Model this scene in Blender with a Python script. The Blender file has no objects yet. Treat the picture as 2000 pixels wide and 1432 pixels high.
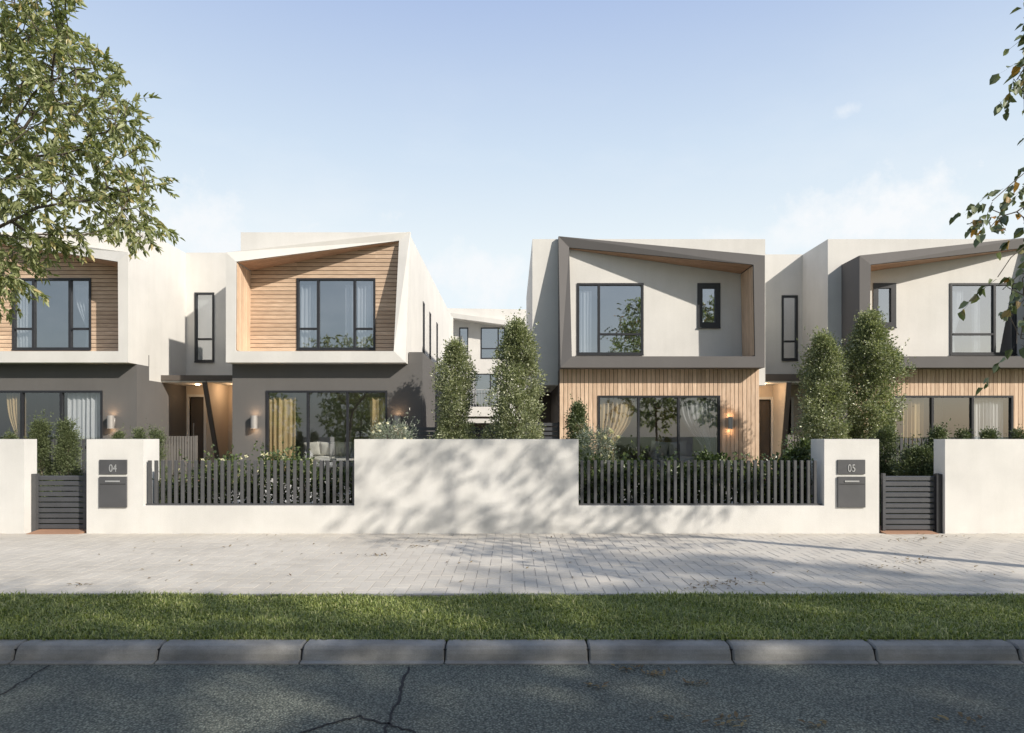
import bpy, bmesh, math, random
import numpy as np
from mathutils import Vector
R = math.radians
random.seed(7); rng = np.random.default_rng(7)
sc = bpy.context.scene
COL = sc.collection
# ------------------------------------------------------------------ camera, sky, sun, exposure
cam = bpy.data.objects.new('camera', bpy.data.cameras.new('camera')); COL.objects.link(cam)
cam.location = (0, 0, 1.6); cam.rotation_euler = (R(90), 0, 0)
cam.data.sensor_width = 36; cam.data.lens = 36*1333/2000
cam.data.shift_y = (850-716)/2000; cam.data.clip_end = 3000; cam.data.clip_start = .05
sc.camera = cam
SUN = Vector((.93, -.77, .71)).normalized()          # direction towards the sun
SUN_EL = math.asin(SUN.z)
SUN_AZ = math.atan2(SUN.x, SUN.y)                    # clockwise from +Y
world = bpy.data.worlds.new('World'); sc.world = world; world.use_nodes = True
nt = world.node_tree; nt.nodes.clear()
def N(nt, typ, **kw):
    n = nt.nodes.new(typ)
    for k, v in kw.items():
        if k.startswith('i_'):
            k2 = k[2:]; k2 = int(k2) if k2.isdigit() else k2.replace('_', ' ')
            n.inputs[k2].default_value = v
        else: setattr(n, k, v)
    return n
sky = N(nt, 'ShaderNodeTexSky', sky_type='NISHITA', sun_disc=False, sun_elevation=SUN_EL, sun_rotation=SUN_AZ,
        air_density=1.0, dust_density=1.6, ozone_density=1.0, altitude=0)
tc = N(nt, 'ShaderNodeTexCoord'); sep = N(nt, 'ShaderNodeSeparateXYZ')
nt.links.new(tc.outputs['Generated'], sep.inputs[0])
mp = N(nt, 'ShaderNodeMapping'); mp.inputs['Scale'].default_value = (2.2, 2.2, 5.5); mp.inputs['Location'].default_value = (.35, 0, .2)
nt.links.new(tc.outputs['Generated'], mp.inputs[0])
nz = N(nt, 'ShaderNodeTexNoise', i_Scale=1.5, i_Detail=9.0, i_Roughness=.58); nt.links.new(mp.outputs[0], nz.inputs['Vector'])
cr = N(nt, 'ShaderNodeValToRGB'); cr.color_ramp.elements[0].position = .5; cr.color_ramp.elements[1].position = .72
nt.links.new(nz.outputs[0], cr.inputs[0])
mr = N(nt, 'ShaderNodeMapRange', i_1=.24, i_2=.5, i_3=1.0, i_4=0.0); nt.links.new(sep.outputs['Z'], mr.inputs[0])   # clouds only low in the sky
mu = N(nt, 'ShaderNodeMath', operation='MULTIPLY'); nt.links.new(cr.outputs[0], mu.inputs[0]); nt.links.new(mr.outputs[0], mu.inputs[1])
nb = N(nt, 'ShaderNodeTexNoise', i_Scale=14.0, i_Detail=12.0, i_Roughness=.64); nt.links.new(tc.outputs['Generated'], nb.inputs['Vector'])
acc = None
def cloud_bank(px, py, rx, ry, amt):
    global acc
    d = Vector((px-1000, 1333, 850-py)).normalized()
    sb = N(nt, 'ShaderNodeVectorMath', operation='SUBTRACT', i_1=d); nt.links.new(tc.outputs['Generated'], sb.inputs[0])
    ml = N(nt, 'ShaderNodeVectorMath', operation='MULTIPLY', i_1=(1333/rx, 1333/rx, 1333/ry)); nt.links.new(sb.outputs[0], ml.inputs[0])
    ln = N(nt, 'ShaderNodeVectorMath', operation='LENGTH'); nt.links.new(ml.outputs[0], ln.inputs[0])
    ad = N(nt, 'ShaderNodeMath', operation='MULTIPLY_ADD', i_1=-.42, i_2=.20); nt.links.new(ln.outputs['Value'], ad.inputs[0])
    sm = N(nt, 'ShaderNodeMath', operation='MULTIPLY_ADD', i_1=1.5); nt.links.new(nb.outputs[0], sm.inputs[0]); nt.links.new(ad.outputs[0], sm.inputs[2])
    r = N(nt, 'ShaderNodeMapRange', i_1=.55, i_2=.90, i_3=0.0, i_4=amt); nt.links.new(sm.outputs[0], r.inputs[0])
    if acc is None: acc = r.outputs[0]
    else:
        mxn = N(nt, 'ShaderNodeMath', operation='MAXIMUM'); nt.links.new(acc, mxn.inputs[0]); nt.links.new(r.outputs[0], mxn.inputs[1]); acc = mxn.outputs[0]
for c_ in ((1700, 430, 190, 75, .95), (1560, 470, 200, 50, .7), (1655, 215, 30, 16, .5), (900, 540, 170, 80, .8), (380, 460, 230, 70, .8), (1850, 480, 200, 50, .7)): cloud_bank(*c_)
ms_ = N(nt, 'ShaderNodeMath', operation='MULTIPLY', i_1=.3); nt.links.new(mu.outputs[0], ms_.inputs[0])
mu2 = N(nt, 'ShaderNodeMath', operation='MAXIMUM'); nt.links.new(ms_.outputs[0], mu2.inputs[0]); nt.links.new(acc, mu2.inputs[1])
# thin high haze whitening the sky, thickest low down and away from the sun
mh = N(nt, 'ShaderNodeMapRange', i_1=.02, i_2=.62, i_3=.97, i_4=.86); nt.links.new(sep.outputs['Z'], mh.inputs[0])
my = N(nt, 'ShaderNodeMapRange', i_1=-.8, i_2=.4, i_3=.30, i_4=1.0); nt.links.new(sep.outputs['Y'], my.inputs[0])
mm = N(nt, 'ShaderNodeMath', operation='MULTIPLY'); nt.links.new(mh.outputs[0], mm.inputs[0]); nt.links.new(my.outputs[0], mm.inputs[1])
mixh = N(nt, 'ShaderNodeMix', data_type='RGBA'); hz = N(nt, 'ShaderNodeValToRGB'); e = hz.color_ramp.elements; e[0].position = .26; e[0].color = (.86, .95, 1.0, 1); e[1].position = .56; e[1].color = (.44, .57, .86, 1); x_ = hz.color_ramp.elements.new(.38); x_.color = (.68, .81, .96, 1)
nt.links.new(sep.outputs['Z'], hz.inputs[0]); hs = N(nt, 'ShaderNodeVectorMath', operation='SCALE', i_Scale=14.0); nt.links.new(hz.outputs[0], hs.inputs[0]); nt.links.new(hs.outputs[0], mixh.inputs[7])
nt.links.new(mm.outputs[0], mixh.inputs[0]); nt.links.new(sky.outputs[0], mixh.inputs[6])
mix = N(nt, 'ShaderNodeMix', data_type='RGBA'); mix.inputs[7].default_value = (13.0, 13.3, 13.6, 1)
nt.links.new(mu2.outputs[0], mix.inputs[0]); nt.links.new(mixh.outputs[2], mix.inputs[6])
bg = N(nt, 'ShaderNodeBackground', i_Strength=.07); nt.links.new(mix.outputs[2], bg.inputs[0])
wo = N(nt, 'ShaderNodeOutputWorld'); nt.links.new(bg.outputs[0], wo.inputs[0])
sl = bpy.data.lights.new('sun', 'SUN'); sl.energy = 5.0; sl.angle = R(.8); sl.color = (1, .935, .84)
so = bpy.data.objects.new('sun', sl); COL.objects.link(so); so.rotation_euler = SUN.to_track_quat('Z', 'Y').to_euler(); so.location = (20, -20, 20)
sc.view_settings.view_transform = 'Standard'; sc.view_settings.look = 'None'; sc.view_settings.gamma = 1
sc.view_settings.exposure = .06
sc.cycles.max_bounces = 8; sc.cycles.transparent_max_bounces = 12

# ------------------------------------------------------------------ materials
def newmat(name):
    m = bpy.data.materials.new(name); m.use_nodes = True; t = m.node_tree; t.nodes.clear()
    out = N(t, 'ShaderNodeOutputMaterial'); b = N(t, 'ShaderNodeBsdfPrincipled'); t.links.new(b.outputs[0], out.inputs[0])
    return m, t, b, out
def ramp(t, fac, c0, c1, p0=.3, p1=.7):
    r = N(t, 'ShaderNodeValToRGB'); e = r.color_ramp.elements
    e[0].position = p0; e[1].position = p1; e[0].color = (*c0, 1); e[1].color = (*c1, 1)
    t.links.new(fac, r.inputs[0]); return r.outputs[0]
def mixc(t, fac, a, b, mode='MIX'):
    m = N(t, 'ShaderNodeMix', data_type='RGBA', blend_type=mode)
    for i, s in ((0, fac), (6, a), (7, b)):
        if hasattr(s, 'is_output'): t.links.new(s, m.inputs[i])
        else: m.inputs[i].default_value = s if i == 0 else (*s, 1)
    return m.outputs[2]
def noise(t, scale, detail=4, rough=.55, vec=None, stretch=None):
    n = N(t, 'ShaderNodeTexNoise', i_Scale=scale, i_Detail=float(detail), i_Roughness=rough)
    if vec is None:
        g = N(t, 'ShaderNodeNewGeometry'); vec = g.outputs['Position']
    if stretch:
        mpn = N(t, 'ShaderNodeMapping'); mpn.inputs['Scale'].default_value = stretch; t.links.new(vec, mpn.inputs[0]); vec = mpn.outputs[0]
    t.links.new(vec, n.inputs['Vector']); return n.outputs[0]
def bump(t, b, h, strength, dist=.01):
    bp = N(t, 'ShaderNodeBump', i_Strength=strength, i_Distance=dist); t.links.new(h, bp.inputs['Height']); t.links.new(bp.outputs[0], b.inputs['Normal'])
def stucco(name, c, var=.06, bs=.35):
    m, t, b, o = newmat(name)
    lo = tuple(x*(1-var*1.6) for x in c); hi = tuple(min(1, x*(1+var*.5)) for x in c)
    a = ramp(t, noise(t, .9, 5), lo, hi)
    s = ramp(t, noise(t, 1.0, 4, .6, stretch=(5, 5, .5)), (.965, .965, .96), (1, 1, 1), .3, .6)      # faint rain streaks
    f = ramp(t, noise(t, 90, 2), (.93,)*3, (1, 1, 1))
    col = mixc(t, 1.0, mixc(t, 1.0, a, s, 'MULTIPLY'), f, 'MULTIPLY')
    t.links.new(col, b.inputs['Base Color']); b.inputs['Roughness'].default_value = .9
    bump(t, b, noise(t, 140, 3), bs, .004)
    return m
def metal(name, c, rough=.45, met=0.0):
    m, t, b, o = newmat(name)
    col = ramp(t, noise(t, 3, 4), tuple(x*.85 for x in c), tuple(x*1.1 for x in c)); t.links.new(col, b.inputs['Base Color'])
    rr = N(t, 'ShaderNodeMapRange', i_3=rough*.8, i_4=rough*1.25); t.links.new(noise(t, 12, 4), rr.inputs[0]); t.links.new(rr.outputs[0], b.inputs['Roughness'])
    b.inputs['Metallic'].default_value = met; return m
def wood(name, c0, c1, axis):
    m, t, b, o = newmat(name); g = N(t, 'ShaderNodeNewGeometry')
    st = {'x': (1.2, 14, 14), 'z': (14, 14, 1.2), 'y': (14, 1.2, 14)}[axis]
    off = N(t, 'ShaderNodeVectorMath', operation='SCALE'); off.inputs[0].default_value = (7, 3, 5); t.links.new(g.outputs['Random Per Island'], off.inputs['Scale'])
    ad = N(t, 'ShaderNodeVectorMath', operation='ADD'); t.links.new(g.outputs['Position'], ad.inputs[0]); t.links.new(off.outputs[0], ad.inputs[1])
    n1 = noise(t, 3.2, 6, .6, vec=ad.outputs[0], stretch=st); base = ramp(t, n1, c0, c1, .3, .72)
    v = ramp(t, g.outputs['Random Per Island'], (.82, .79, .76), (1.06, 1.06, 1.06), 0, 1)
    n2 = ramp(t, noise(t, 1.6, 2, vec=ad.outputs[0]), (.88,)*3, (1.05,)*3)
    col = mixc(t, 1, mixc(t, 1, base, v, 'MULTIPLY'), n2, 'MULTIPLY'); t.links.new(col, b.inputs['Base Color']); b.inputs['Roughness'].default_value = .62
    bump(t, b, n1, .25, .004); return m
def leafmat(name, c0, c1, c2=None, rough=.45, trans=.3):
    m, t, b, o = newmat(name); g = N(t, 'ShaderNodeNewGeometry')
    col = ramp(t, g.outputs['Random Per Island'], c0, c1, 0, 1)
    if c2:
        r = N(t, 'ShaderNodeValToRGB'); e = r.color_ramp.elements; e[0].position = 0; e[0].color = (*c0, 1); e[1].position = .9; e[1].color = (*c1, 1)
        x = r.color_ramp.elements.new(.97); x.color = (*c2, 1); t.links.new(g.outputs['Random Per Island'], r.inputs[0]); col = r.outputs[0]
    t.links.new(col, b.inputs['Base Color']); b.inputs['Roughness'].default_value = rough
    tr = N(t, 'ShaderNodeBsdfTranslucent'); t.links.new(mixc(t, 1, col, (1.3, 1.4, .7), 'MULTIPLY'), tr.inputs[0])
    ms = N(t, 'ShaderNodeMixShader', i_0=trans); t.links.new(b.outputs[0], ms.inputs[1]); t.links.new(tr.outputs[0], ms.inputs[2]); t.links.new(ms.outputs[0], o.inputs[0])
    return m
def glassmat(name, refl, tint=(.8, .85, .88)):
    m, t, b, o = newmat(name); t.nodes.remove(b)
    tr = N(t, 'ShaderNodeBsdfTransparent'); tr.inputs[0].default_value = (*tint, 1)
    gl = N(t, 'ShaderNodeBsdfGlossy', i_Roughness=.0); gl.inputs[0].default_value = (.93, .96, 1, 1)
    bp = N(t, 'ShaderNodeBump', i_Strength=.015, i_Distance=.02); t.links.new(noise(t, 1.3, 1), bp.inputs['Height']); t.links.new(bp.outputs[0], gl.inputs['Normal'])
    fr = N(t, 'ShaderNodeFresnel', i_IOR=1.5); mrr = N(t, 'ShaderNodeMapRange', i_1=0.0, i_2=1.0, i_3=refl, i_4=1.0); t.links.new(fr.outputs[0], mrr.inputs[0])
    ms = N(t, 'ShaderNodeMixShader'); gb = N(t, 'ShaderNodeNewGeometry'); iv = N(t, 'ShaderNodeMath', operation='SUBTRACT', i_0=1.0); t.links.new(gb.outputs['Backfacing'], iv.inputs[1]); ml = N(t, 'ShaderNodeMath', operation='MULTIPLY'); t.links.new(mrr.outputs[0], ml.inputs[0]); t.links.new(iv.outputs[0], ml.inputs[1])
    t.links.new(ml.outputs[0], ms.inputs[0]); t.links.new(tr.outputs[0], ms.inputs[1]); t.links.new(gl.outputs[0], ms.inputs[2])
    t.links.new(ms.outputs[0], o.inputs[0]); return m
def clothmat(name, c, trans=.4):
    m, t, b, o = newmat(name); b.inputs['Base Color'].default_value = (*c, 1); b.inputs['Roughness'].default_value = .95
    tr = N(t, 'ShaderNodeBsdfTranslucent'); tr.inputs[0].default_value = (*c, 1)
    ms = N(t, 'ShaderNodeMixShader', i_0=trans); t.links.new(b.outputs[0], ms.inputs[1]); t.links.new(tr.outputs[0], ms.inputs[2]); t.links.new(ms.outputs[0], o.inputs[0]); return m
def glow(name, c, s):
    m, t, b, o = newmat(name); b.inputs['Base Color'].default_value = (*c, 1); b.inputs['Emission Color'].default_value = (*c, 1); b.inputs['Emission Strength'].default_value = s; return m

M = {}
M['cream'] = stucco('cream_render', (.72, .695, .65))
M['wall'] = stucco('garden_wall_render', (.735, .715, .675), .09, .6)
M['grey'] = stucco('grey_render', (.135, .128, .122), .05)
M['taupe'] = stucco('taupe_cladding', (.150, .140, .134), .03, .12)
M['charcoal'] = metal('charcoal_metal', (.022, .023, .027), .42)
M['fence'] = metal('grey_fence_metal', (.085, .085, .088), .5)
M['gate'] = metal('dark_gate_metal', (.07, .072, .078), .5)
M['bronze'] = stucco('brown_fascia', (.12, .10, .085), .03, .1)
M['steel'] = metal('pale_metal', (.6, .6, .6), .35, .6)
M['lampbody'] = metal('lamp_body', (.42, .39, .36), .4, .3)
M['woodH'] = wood('timber_horizontal', (.50, .35, .24), (.71, .54, .39), 'x')
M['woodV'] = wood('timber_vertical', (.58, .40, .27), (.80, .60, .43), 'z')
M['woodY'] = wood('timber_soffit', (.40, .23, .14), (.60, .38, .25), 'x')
M['gap'] = metal('dark_gap', (.03, .022, .018), .9)
M['glass_up'] = glassmat('upper_window_glass', .46, (.92, .94, .95))
M['glass_dn'] = glassmat('ground_window_glass', .21, (.95, .96, .96))
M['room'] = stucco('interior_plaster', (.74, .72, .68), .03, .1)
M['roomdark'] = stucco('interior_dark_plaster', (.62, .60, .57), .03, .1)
M['blind'] = clothmat('blind_fabric', (.7, .72, .7), .3)
M['white_curtain'] = clothmat('white_curtain', (.85, .86, .88), .5)
M['gold_curtain'] = clothmat('gold_curtain', (.72, .56, .32), .45)
M['grey_curtain'] = clothmat('grey_curtain', (.45, .46, .47), .4)
M['cushion'] = clothmat('cushion_fabric', (.72, .70, .64), 0)
M['sofa'] = clothmat('sofa_fabric', (.55, .55, .56), 0)
M['door'] = stucco('door_paint', (.10, .082, .068), .04, .1)
M['plaster'] = stucco('porch_plaster', (.64, .55, .45), .04)
M['floor'] = stucco('porch_tile', (.35, .33, .3), .05)
M['roof'] = stucco('roof_membrane', (.3, .3, .3), .05)
M['picture'] = stucco('ochre_canvas', (.62, .38, .15), .2)
M['bark'] = stucco('bark', (.16, .13, .10), .3, .9)
M['warm'] = glow('lamp_glow', (1, .75, .5), 12)
M['leaf_tree'] = leafmat('leaf_street_tree', (.15, .175, .07), (.38, .40, .20), (.50, .40, .18), .36, .35)
M['leaf_gum'] = leafmat('leaf_round_tree', (.10, .125, .065), (.22, .25, .13), (.5, .26, .06), .5, .22)
M['leaf_col'] = leafmat('leaf_columnar', (.14, .17, .085), (.40, .42, .25), (.62, .62, .45), .28, .25)
M['leaf_hedge'] = leafmat('leaf_hedge', (.035, .055, .022), (.14, .18, .065), None, .3, .2)
M['leaf_conifer'] = leafmat('leaf_conifer', (.06, .085, .035), (.19, .22, .10), None, .5, .15)
M['leaf_far'] = leafmat('leaf_opposite_tree', (.18, .22, .09), (.40, .43, .20), None, .5, .55)
M['leaf_grey'] = leafmat('leaf_silver', (.16, .19, .14), (.38, .42, .33), (.75, .74, .68), .5, .2)
M['rose'] = leafmat('rose_petals', (.75, .68, .48), (.88, .84, .66), None, .6, .3)
M['leaf_palm'] = leafmat('leaf_palm', (.03, .05, .03), (.07, .1, .05), None, .4, .15)
M['grass'] = leafmat('grass_blades', (.08, .12, .028), (.37, .41, .13), (.56, .53, .27), .45, .3)
M['litter'] = leafmat('dry_leaves', (.10, .06, .03), (.26, .19, .08), None, .7, .1)

def ground_mat():
    m, t, b, o = newmat('soil'); t.links.new(ramp(t, noise(t, 2, 6), (.10, .085, .06), (.19, .165, .12)), b.inputs['Base Color']); b.inputs['Roughness'].default_value = 1
    bump(t, b, noise(t, 30, 6), .8, .02); return m
M['soil'] = ground_mat()
def lawn_mat():
    m, t, b, o = newmat('lawn_base'); t.links.new(ramp(t, noise(t, 6, 6), (.03, .045, .012), (.09, .11, .03)), b.inputs['Base Color']); b.inputs['Roughness'].default_value = 1
    bump(t, b, noise(t, 60, 6), .9, .02); return m
M['lawn'] = lawn_mat()
def gravel_mat():
    m, t, b, o = newmat('pale_gravel'); v = N(t, 'ShaderNodeTexVoronoi', i_Scale=45.0); g = N(t, 'ShaderNodeNewGeometry'); t.links.new(g.outputs['Position'], v.inputs['Vector'])
    t.links.new(mixc(t, .6, v.outputs['Color'], (.7, .67, .6)), b.inputs['Base Color'])
    t.links.new(ramp(t, v.outputs['Distance'], (.72, .70, .64), (.35, .33, .3), .2, .8), b.inputs['Base Color']); b.inputs['Roughness'].default_value = .95
    bump(t, b, v.outputs['Distance'], .8, -.01); return m
M['gravel'] = gravel_mat()
def asphalt_mat():
    m, t, b, o = newmat('asphalt')
    g = N(t, 'ShaderNodeNewGeometry')
    v = N(t, 'ShaderNodeTexVoronoi', i_Scale=70.0); t.links.new(g.outputs['Position'], v.inputs['Vector'])
    st = ramp(t, v.outputs['Distance'], (.215, .225, .185), (.045, .054, .045), .15, .75)
    spk = ramp(t, v.outputs['Color'], (.55,)*3, (1.5,)*3, .1, .9)
    big = ramp(t, noise(t, .8, 7, .6), (.62, .64, .66), (1.2, 1.17, 1.1))
    t.links.new(mixc(t, 1, mixc(t, 1, st, spk, 'MULTIPLY'), big, 'MULTIPLY'), b.inputs['Base Color'])
    b.inputs['Roughness'].default_value = .75; bump(t, b, v.outputs['Distance'], 1.0, -.008); return m
M['asphalt'] = asphalt_mat()
def kerb_mat():
    m, t, b, o = newmat('kerb_concrete')
    big = ramp(t, noise(t, 2.5, 8, .65), (.20, .195, .18), (.36, .35, .33)); fine = ramp(t, noise(t, 120, 4, .7), (.8,)*3, (1.06,)*3)
    stn = ramp(t, noise(t, 1.2, 5, .6, stretch=(1, 1, 6)), (.75, .74, .73), (1, 1, 1), .35, .6)
    t.links.new(mixc(t, 1, mixc(t, 1, big, fine, 'MULTIPLY'), stn, 'MULTIPLY'), b.inputs['Base Color']); b.inputs['Roughness'].default_value = .85
    bump(t, b, noise(t, 80, 5, .7), .5, .006); return m
M['kerb'] = kerb_mat()
def paver_mat():
    m, t, b, o = newmat('pavers'); g = N(t, 'ShaderNodeNewGeometry')
    a = ramp(t, g.outputs['Random Per Island'], (.57, .52, .45), (.63, .58, .505), 0, 1)
    s = ramp(t, noise(t, .7, 7, .62), (.80, .80, .79), (1.05, 1.05, 1.04)); f = ramp(t, noise(t, 60, 5, .7), (.84,)*3, (1.06,)*3)
    t.links.new(mixc(t, 1, mixc(t, 1, a, s, 'MULTIPLY'), f, 'MULTIPLY'), b.inputs['Base Color']); b.inputs['Roughness'].default_value = .85
    bump(t, b, noise(t, 70, 5, .7), .5, .004); return m
M['paver'] = paver_mat()
M['joint'] = stucco('joint_sand', (.46, .42, .365), .1)
M['terracotta'] = stucco('terracotta', (.42, .24, .15), .1)
M['crack'] = metal('crack_tar', (.012, .012, .013), .8)

# ------------------------------------------------------------------ object helpers
WL = {}                                              # world location of every thing, for parenting
def tag(o, label=None, cat=None, group=None, kind=None):
    if label: o['label'] = label
    if cat: o['category'] = cat
    if group: o['group'] = group
    if kind: o['kind'] = kind
    return o
def thing(name, loc, label, cat, group=None):
    o = bpy.data.objects.new(name, None); COL.objects.link(o); o.location = loc; o.empty_display_size = .2
    WL[o] = Vector(loc); return tag(o, label, cat, group)
def link(name, me, mats, parent=None, loc=None):
    """world-space mesh -> object; origin at the parent's base, or at its own base when top-level"""
    for m in (mats if isinstance(mats, (list, tuple)) else [mats]): me.materials.append(m)
    o = bpy.data.objects.new(name, me); COL.objects.link(o)
    co = np.empty(len(me.vertices)*3, np.float32); me.vertices.foreach_get('co', co); co = co.reshape(-1, 3)
    if parent is not None:
        o.parent = parent; off = WL[parent]; WL[o] = off.copy()
    else:
        off = Vector(loc) if loc is not None else Vector(((co[:, 0].min()+co[:, 0].max())/2, (co[:, 1].min()+co[:, 1].max())/2, co[:, 2].min()))
        o.location = off; WL[o] = Vector(off)
    co = co-np.array(off, np.float32); me.vertices.foreach_set('co', co.ravel()); me.update()
    return o
def obj(name, bm, mats, parent=None, smooth=False, loc=None):
    bmesh.ops.recalc_face_normals(bm, faces=bm.faces)
    me = bpy.data.meshes.new(name); bm.to_mesh(me); bm.free()
    if smooth: me.polygons.foreach_set('use_smooth', [True]*len(me.polygons))
    return link(name, me, mats, parent, loc)
def arrobj(name, V, F, mats, parent=None, smooth=False, loc=None):
    V = np.asarray(V, np.float32).reshape(-1, 3); F = np.asarray(F, np.int32)
    me = bpy.data.meshes.new(name); me.vertices.add(len(V)); me.vertices.foreach_set('co', V.ravel())
    n, k = F.shape; me.loops.add(n*k); me.loops.foreach_set('vertex_index', F.ravel())
    me.polygons.add(n); me.polygons.foreach_set('loop_start', np.arange(0, n*k, k, dtype=np.int32)); me.polygons.foreach_set('loop_total', np.full(n, k, np.int32))
    me.update(calc_edges=True); me.validate()
    if smooth: me.polygons.foreach_set('use_smooth', [True]*len(me.polygons))
    return link(name, me, mats, parent, loc)
def prism(bm, pts, a0, a1, plane='xz', mi=0):
    """extrude a polygon: 'xz' along y, 'yz' along x, 'xy' along z"""
    def p(q, a): return {'xz': (q[0], a, q[1]), 'yz': (a, q[0], q[1]), 'xy': (q[0], q[1], a)}[plane]
    f = [bm.verts.new(p(q, a0)) for q in pts]; g = [bm.verts.new(p(q, a1)) for q in pts]; n = len(pts)
    fs = [bm.faces.new(f), bm.faces.new(g[::-1])]+[bm.faces.new((f[i], g[i], g[(i+1) % n], f[(i+1) % n])) for i in range(n)]
    for x in fs: x.material_index = mi
def box(bm, x0, x1, y0, y1, z0, z1, mi=0): prism(bm, [(x0, z0), (x1, z0), (x1, z1), (x0, z1)], y0, y1, 'xz', mi)
def rect(a0, a1, b0, b1): return [(a0, b0), (a1, b0), (a1, b1), (a0, b1)]
def clip(poly, a, b, c):
    """keep a*x+b*y<=c"""
    out = []
    for i in range(len(poly)):
        p, q = poly[i], poly[(i+1) % len(poly)]; dp = a*p[0]+b*p[1]-c; dq = a*q[0]+b*q[1]-c
        if dp <= 1e-9: out.append(p)
        if (dp < -1e-9 and dq > 1e-9) or (dp > 1e-9 and dq < -1e-9):
            s = dp/(dp-dq); out.append((p[0]+s*(q[0]-p[0]), p[1]+s*(q[1]-p[1])))
    cl = []
    for p in out:
        if not cl or abs(p[0]-cl[-1][0])+abs(p[1]-cl[-1][1]) > 1e-6: cl.append(p)
    if len(cl) > 1 and abs(cl[0][0]-cl[-1][0])+abs(cl[0][1]-cl[-1][1]) < 1e-6: cl.pop()
    if len(cl) < 3: return None
    ar = sum(cl[i][0]*cl[(i+1) % len(cl)][1]-cl[(i+1) % len(cl)][0]*cl[i][1] for i in range(len(cl)))
    return cl if abs(ar) > 1e-6 else None
def minus(polys, h):
    x0, x1, z0, z1 = h; out = []
    for p in polys:
        l = clip(p, 1, 0, x0); r = clip(p, -1, 0, -x1); m = clip(p, -1, 0, -x0); m = clip(m, 1, 0, x1) if m else None
        for q in (l, r): 
            if q: out.append(q)
        if m:
            for q in (clip(m, 0, 1, z0), clip(m, 0, -1, -z1)):
                if q: out.append(q)
    return out
def panel(bm, poly, holes, a0, a1, plane='xz', mi=0):
    ps = [poly]
    for h in holes: ps = minus(ps, h)
    for p in ps: prism(bm, p, a0, a1, plane, mi)
def boards(bm, poly, holes, a0, a1, pitch, gap, direction, plane='xz', mi=0):
    xs = [p[0] for p in poly]; zs = [p[1] for p in poly]
    lo, hi = (min(xs), max(xs)) if direction == 'v' else (min(zs), max(zs))
    k = lo
    while k < hi:
        if direction == 'v': p = clip(poly, -1, 0, -(k+gap/2)); p = clip(p, 1, 0, k+pitch-gap/2) if p else None
        else: p = clip(poly, 0, -1, -(k+gap/2)); p = clip(p, 0, 1, k+pitch-gap/2) if p else None
        if p:
            ps = [p]
            for h in holes: ps = minus(ps, h)
            for q in ps: prism(bm, q, a0, a1, plane, mi)
        k += pitch
def tube(bm, pts, rads, n=6, mi=0):
    rings = []
    for i, p in enumerate(pts):
        p = Vector(p); d = (Vector(pts[min(i+1, len(pts)-1)])-Vector(pts[max(i-1, 0)])).normalized()
        a = d.cross(Vector((0, 0, 1)) if abs(d.z) < .9 else Vector((1, 0, 0))).normalized(); b = d.cross(a)
        rings.append([bm.verts.new(p+(a*math.cos(2*math.pi*k/n)+b*math.sin(2*math.pi*k/n))*rads[i]) for k in range(n)])
    for r0, r1 in zip(rings, rings[1:]):
        for k in range(n): bm.faces.new((r0[k], r0[(k+1) % n], r1[(k+1) % n], r1[k])).material_index = mi
    bm.faces.new(rings[0][::-1]).material_index = mi; bm.faces.new(rings[-1]).material_index = mi
BM = bmesh.new

# ------------------------------------------------------------------ setting
def sheet(name, x0, x1, y0, y1, z, m):
    bm = BM(); bm.faces.new([bm.verts.new(p) for p in ((x0, y0, z), (x1, y0, z), (x1, y1, z), (x0, y1, z))])
    return tag(obj(name, bm, m, loc=(0, 0, z)), kind='structure')
sheet('ground', -600, 600, -600, 600, -.16, M['lawn'])
bm = BM(); bm.faces.new([bm.verts.new(p) for p in ((-90, -3.2, -.12), (90, -3.2, -.12), (90, 5.19, -.12), (-90, 5.19, -.12))])
def crack(pts, w):
    pts2 = []
    for i in range(len(pts)-1):
        for s in range(9):
            t = s/9; pts2.append((pts[i][0]*(1-t)+pts[i+1][0]*t+random.uniform(-.015, .015), pts[i][1]*(1-t)+pts[i+1][1]*t+random.uniform(-.012, .012)))
    for a, b in zip(pts2, pts2[1:]):
        dx, dy = b[0]-a[0], b[1]-a[1]; L = math.hypot(dx, dy) or 1; nx, ny = -dy/L*w*random.uniform(.35, .6), dx/L*w*random.uniform(.35, .6)
        f = bm.faces.new([bm.verts.new((x, y, -.116)) for x, y in ((a[0]-nx, a[1]-ny), (b[0]-nx, b[1]-ny), (b[0]+nx, b[1]+ny), (a[0]+nx, a[1]+ny))]); f.material_index = 1
def gp(px, py, z=-.12):                                # a ground point for a place in the photograph
    Y = 1333*(1.6-z)/(py-850); return ((px-1000)/1333*Y, Y)
crack([gp(800, 1303), gp(780, 1360), gp(752, 1431), gp(748, 1500)], .02)
crack([gp(560, 1440), gp(650, 1413), gp(700, 1400), gp(760, 1416), gp(820, 1436)], .018)
crack([gp(95, 1301), gp(40, 1335), gp(-30, 1375)], .012)
tag(obj('road', bm, [M['asphalt'], M['crack']], loc=(0, 0, -.12)), kind='structure')
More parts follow.
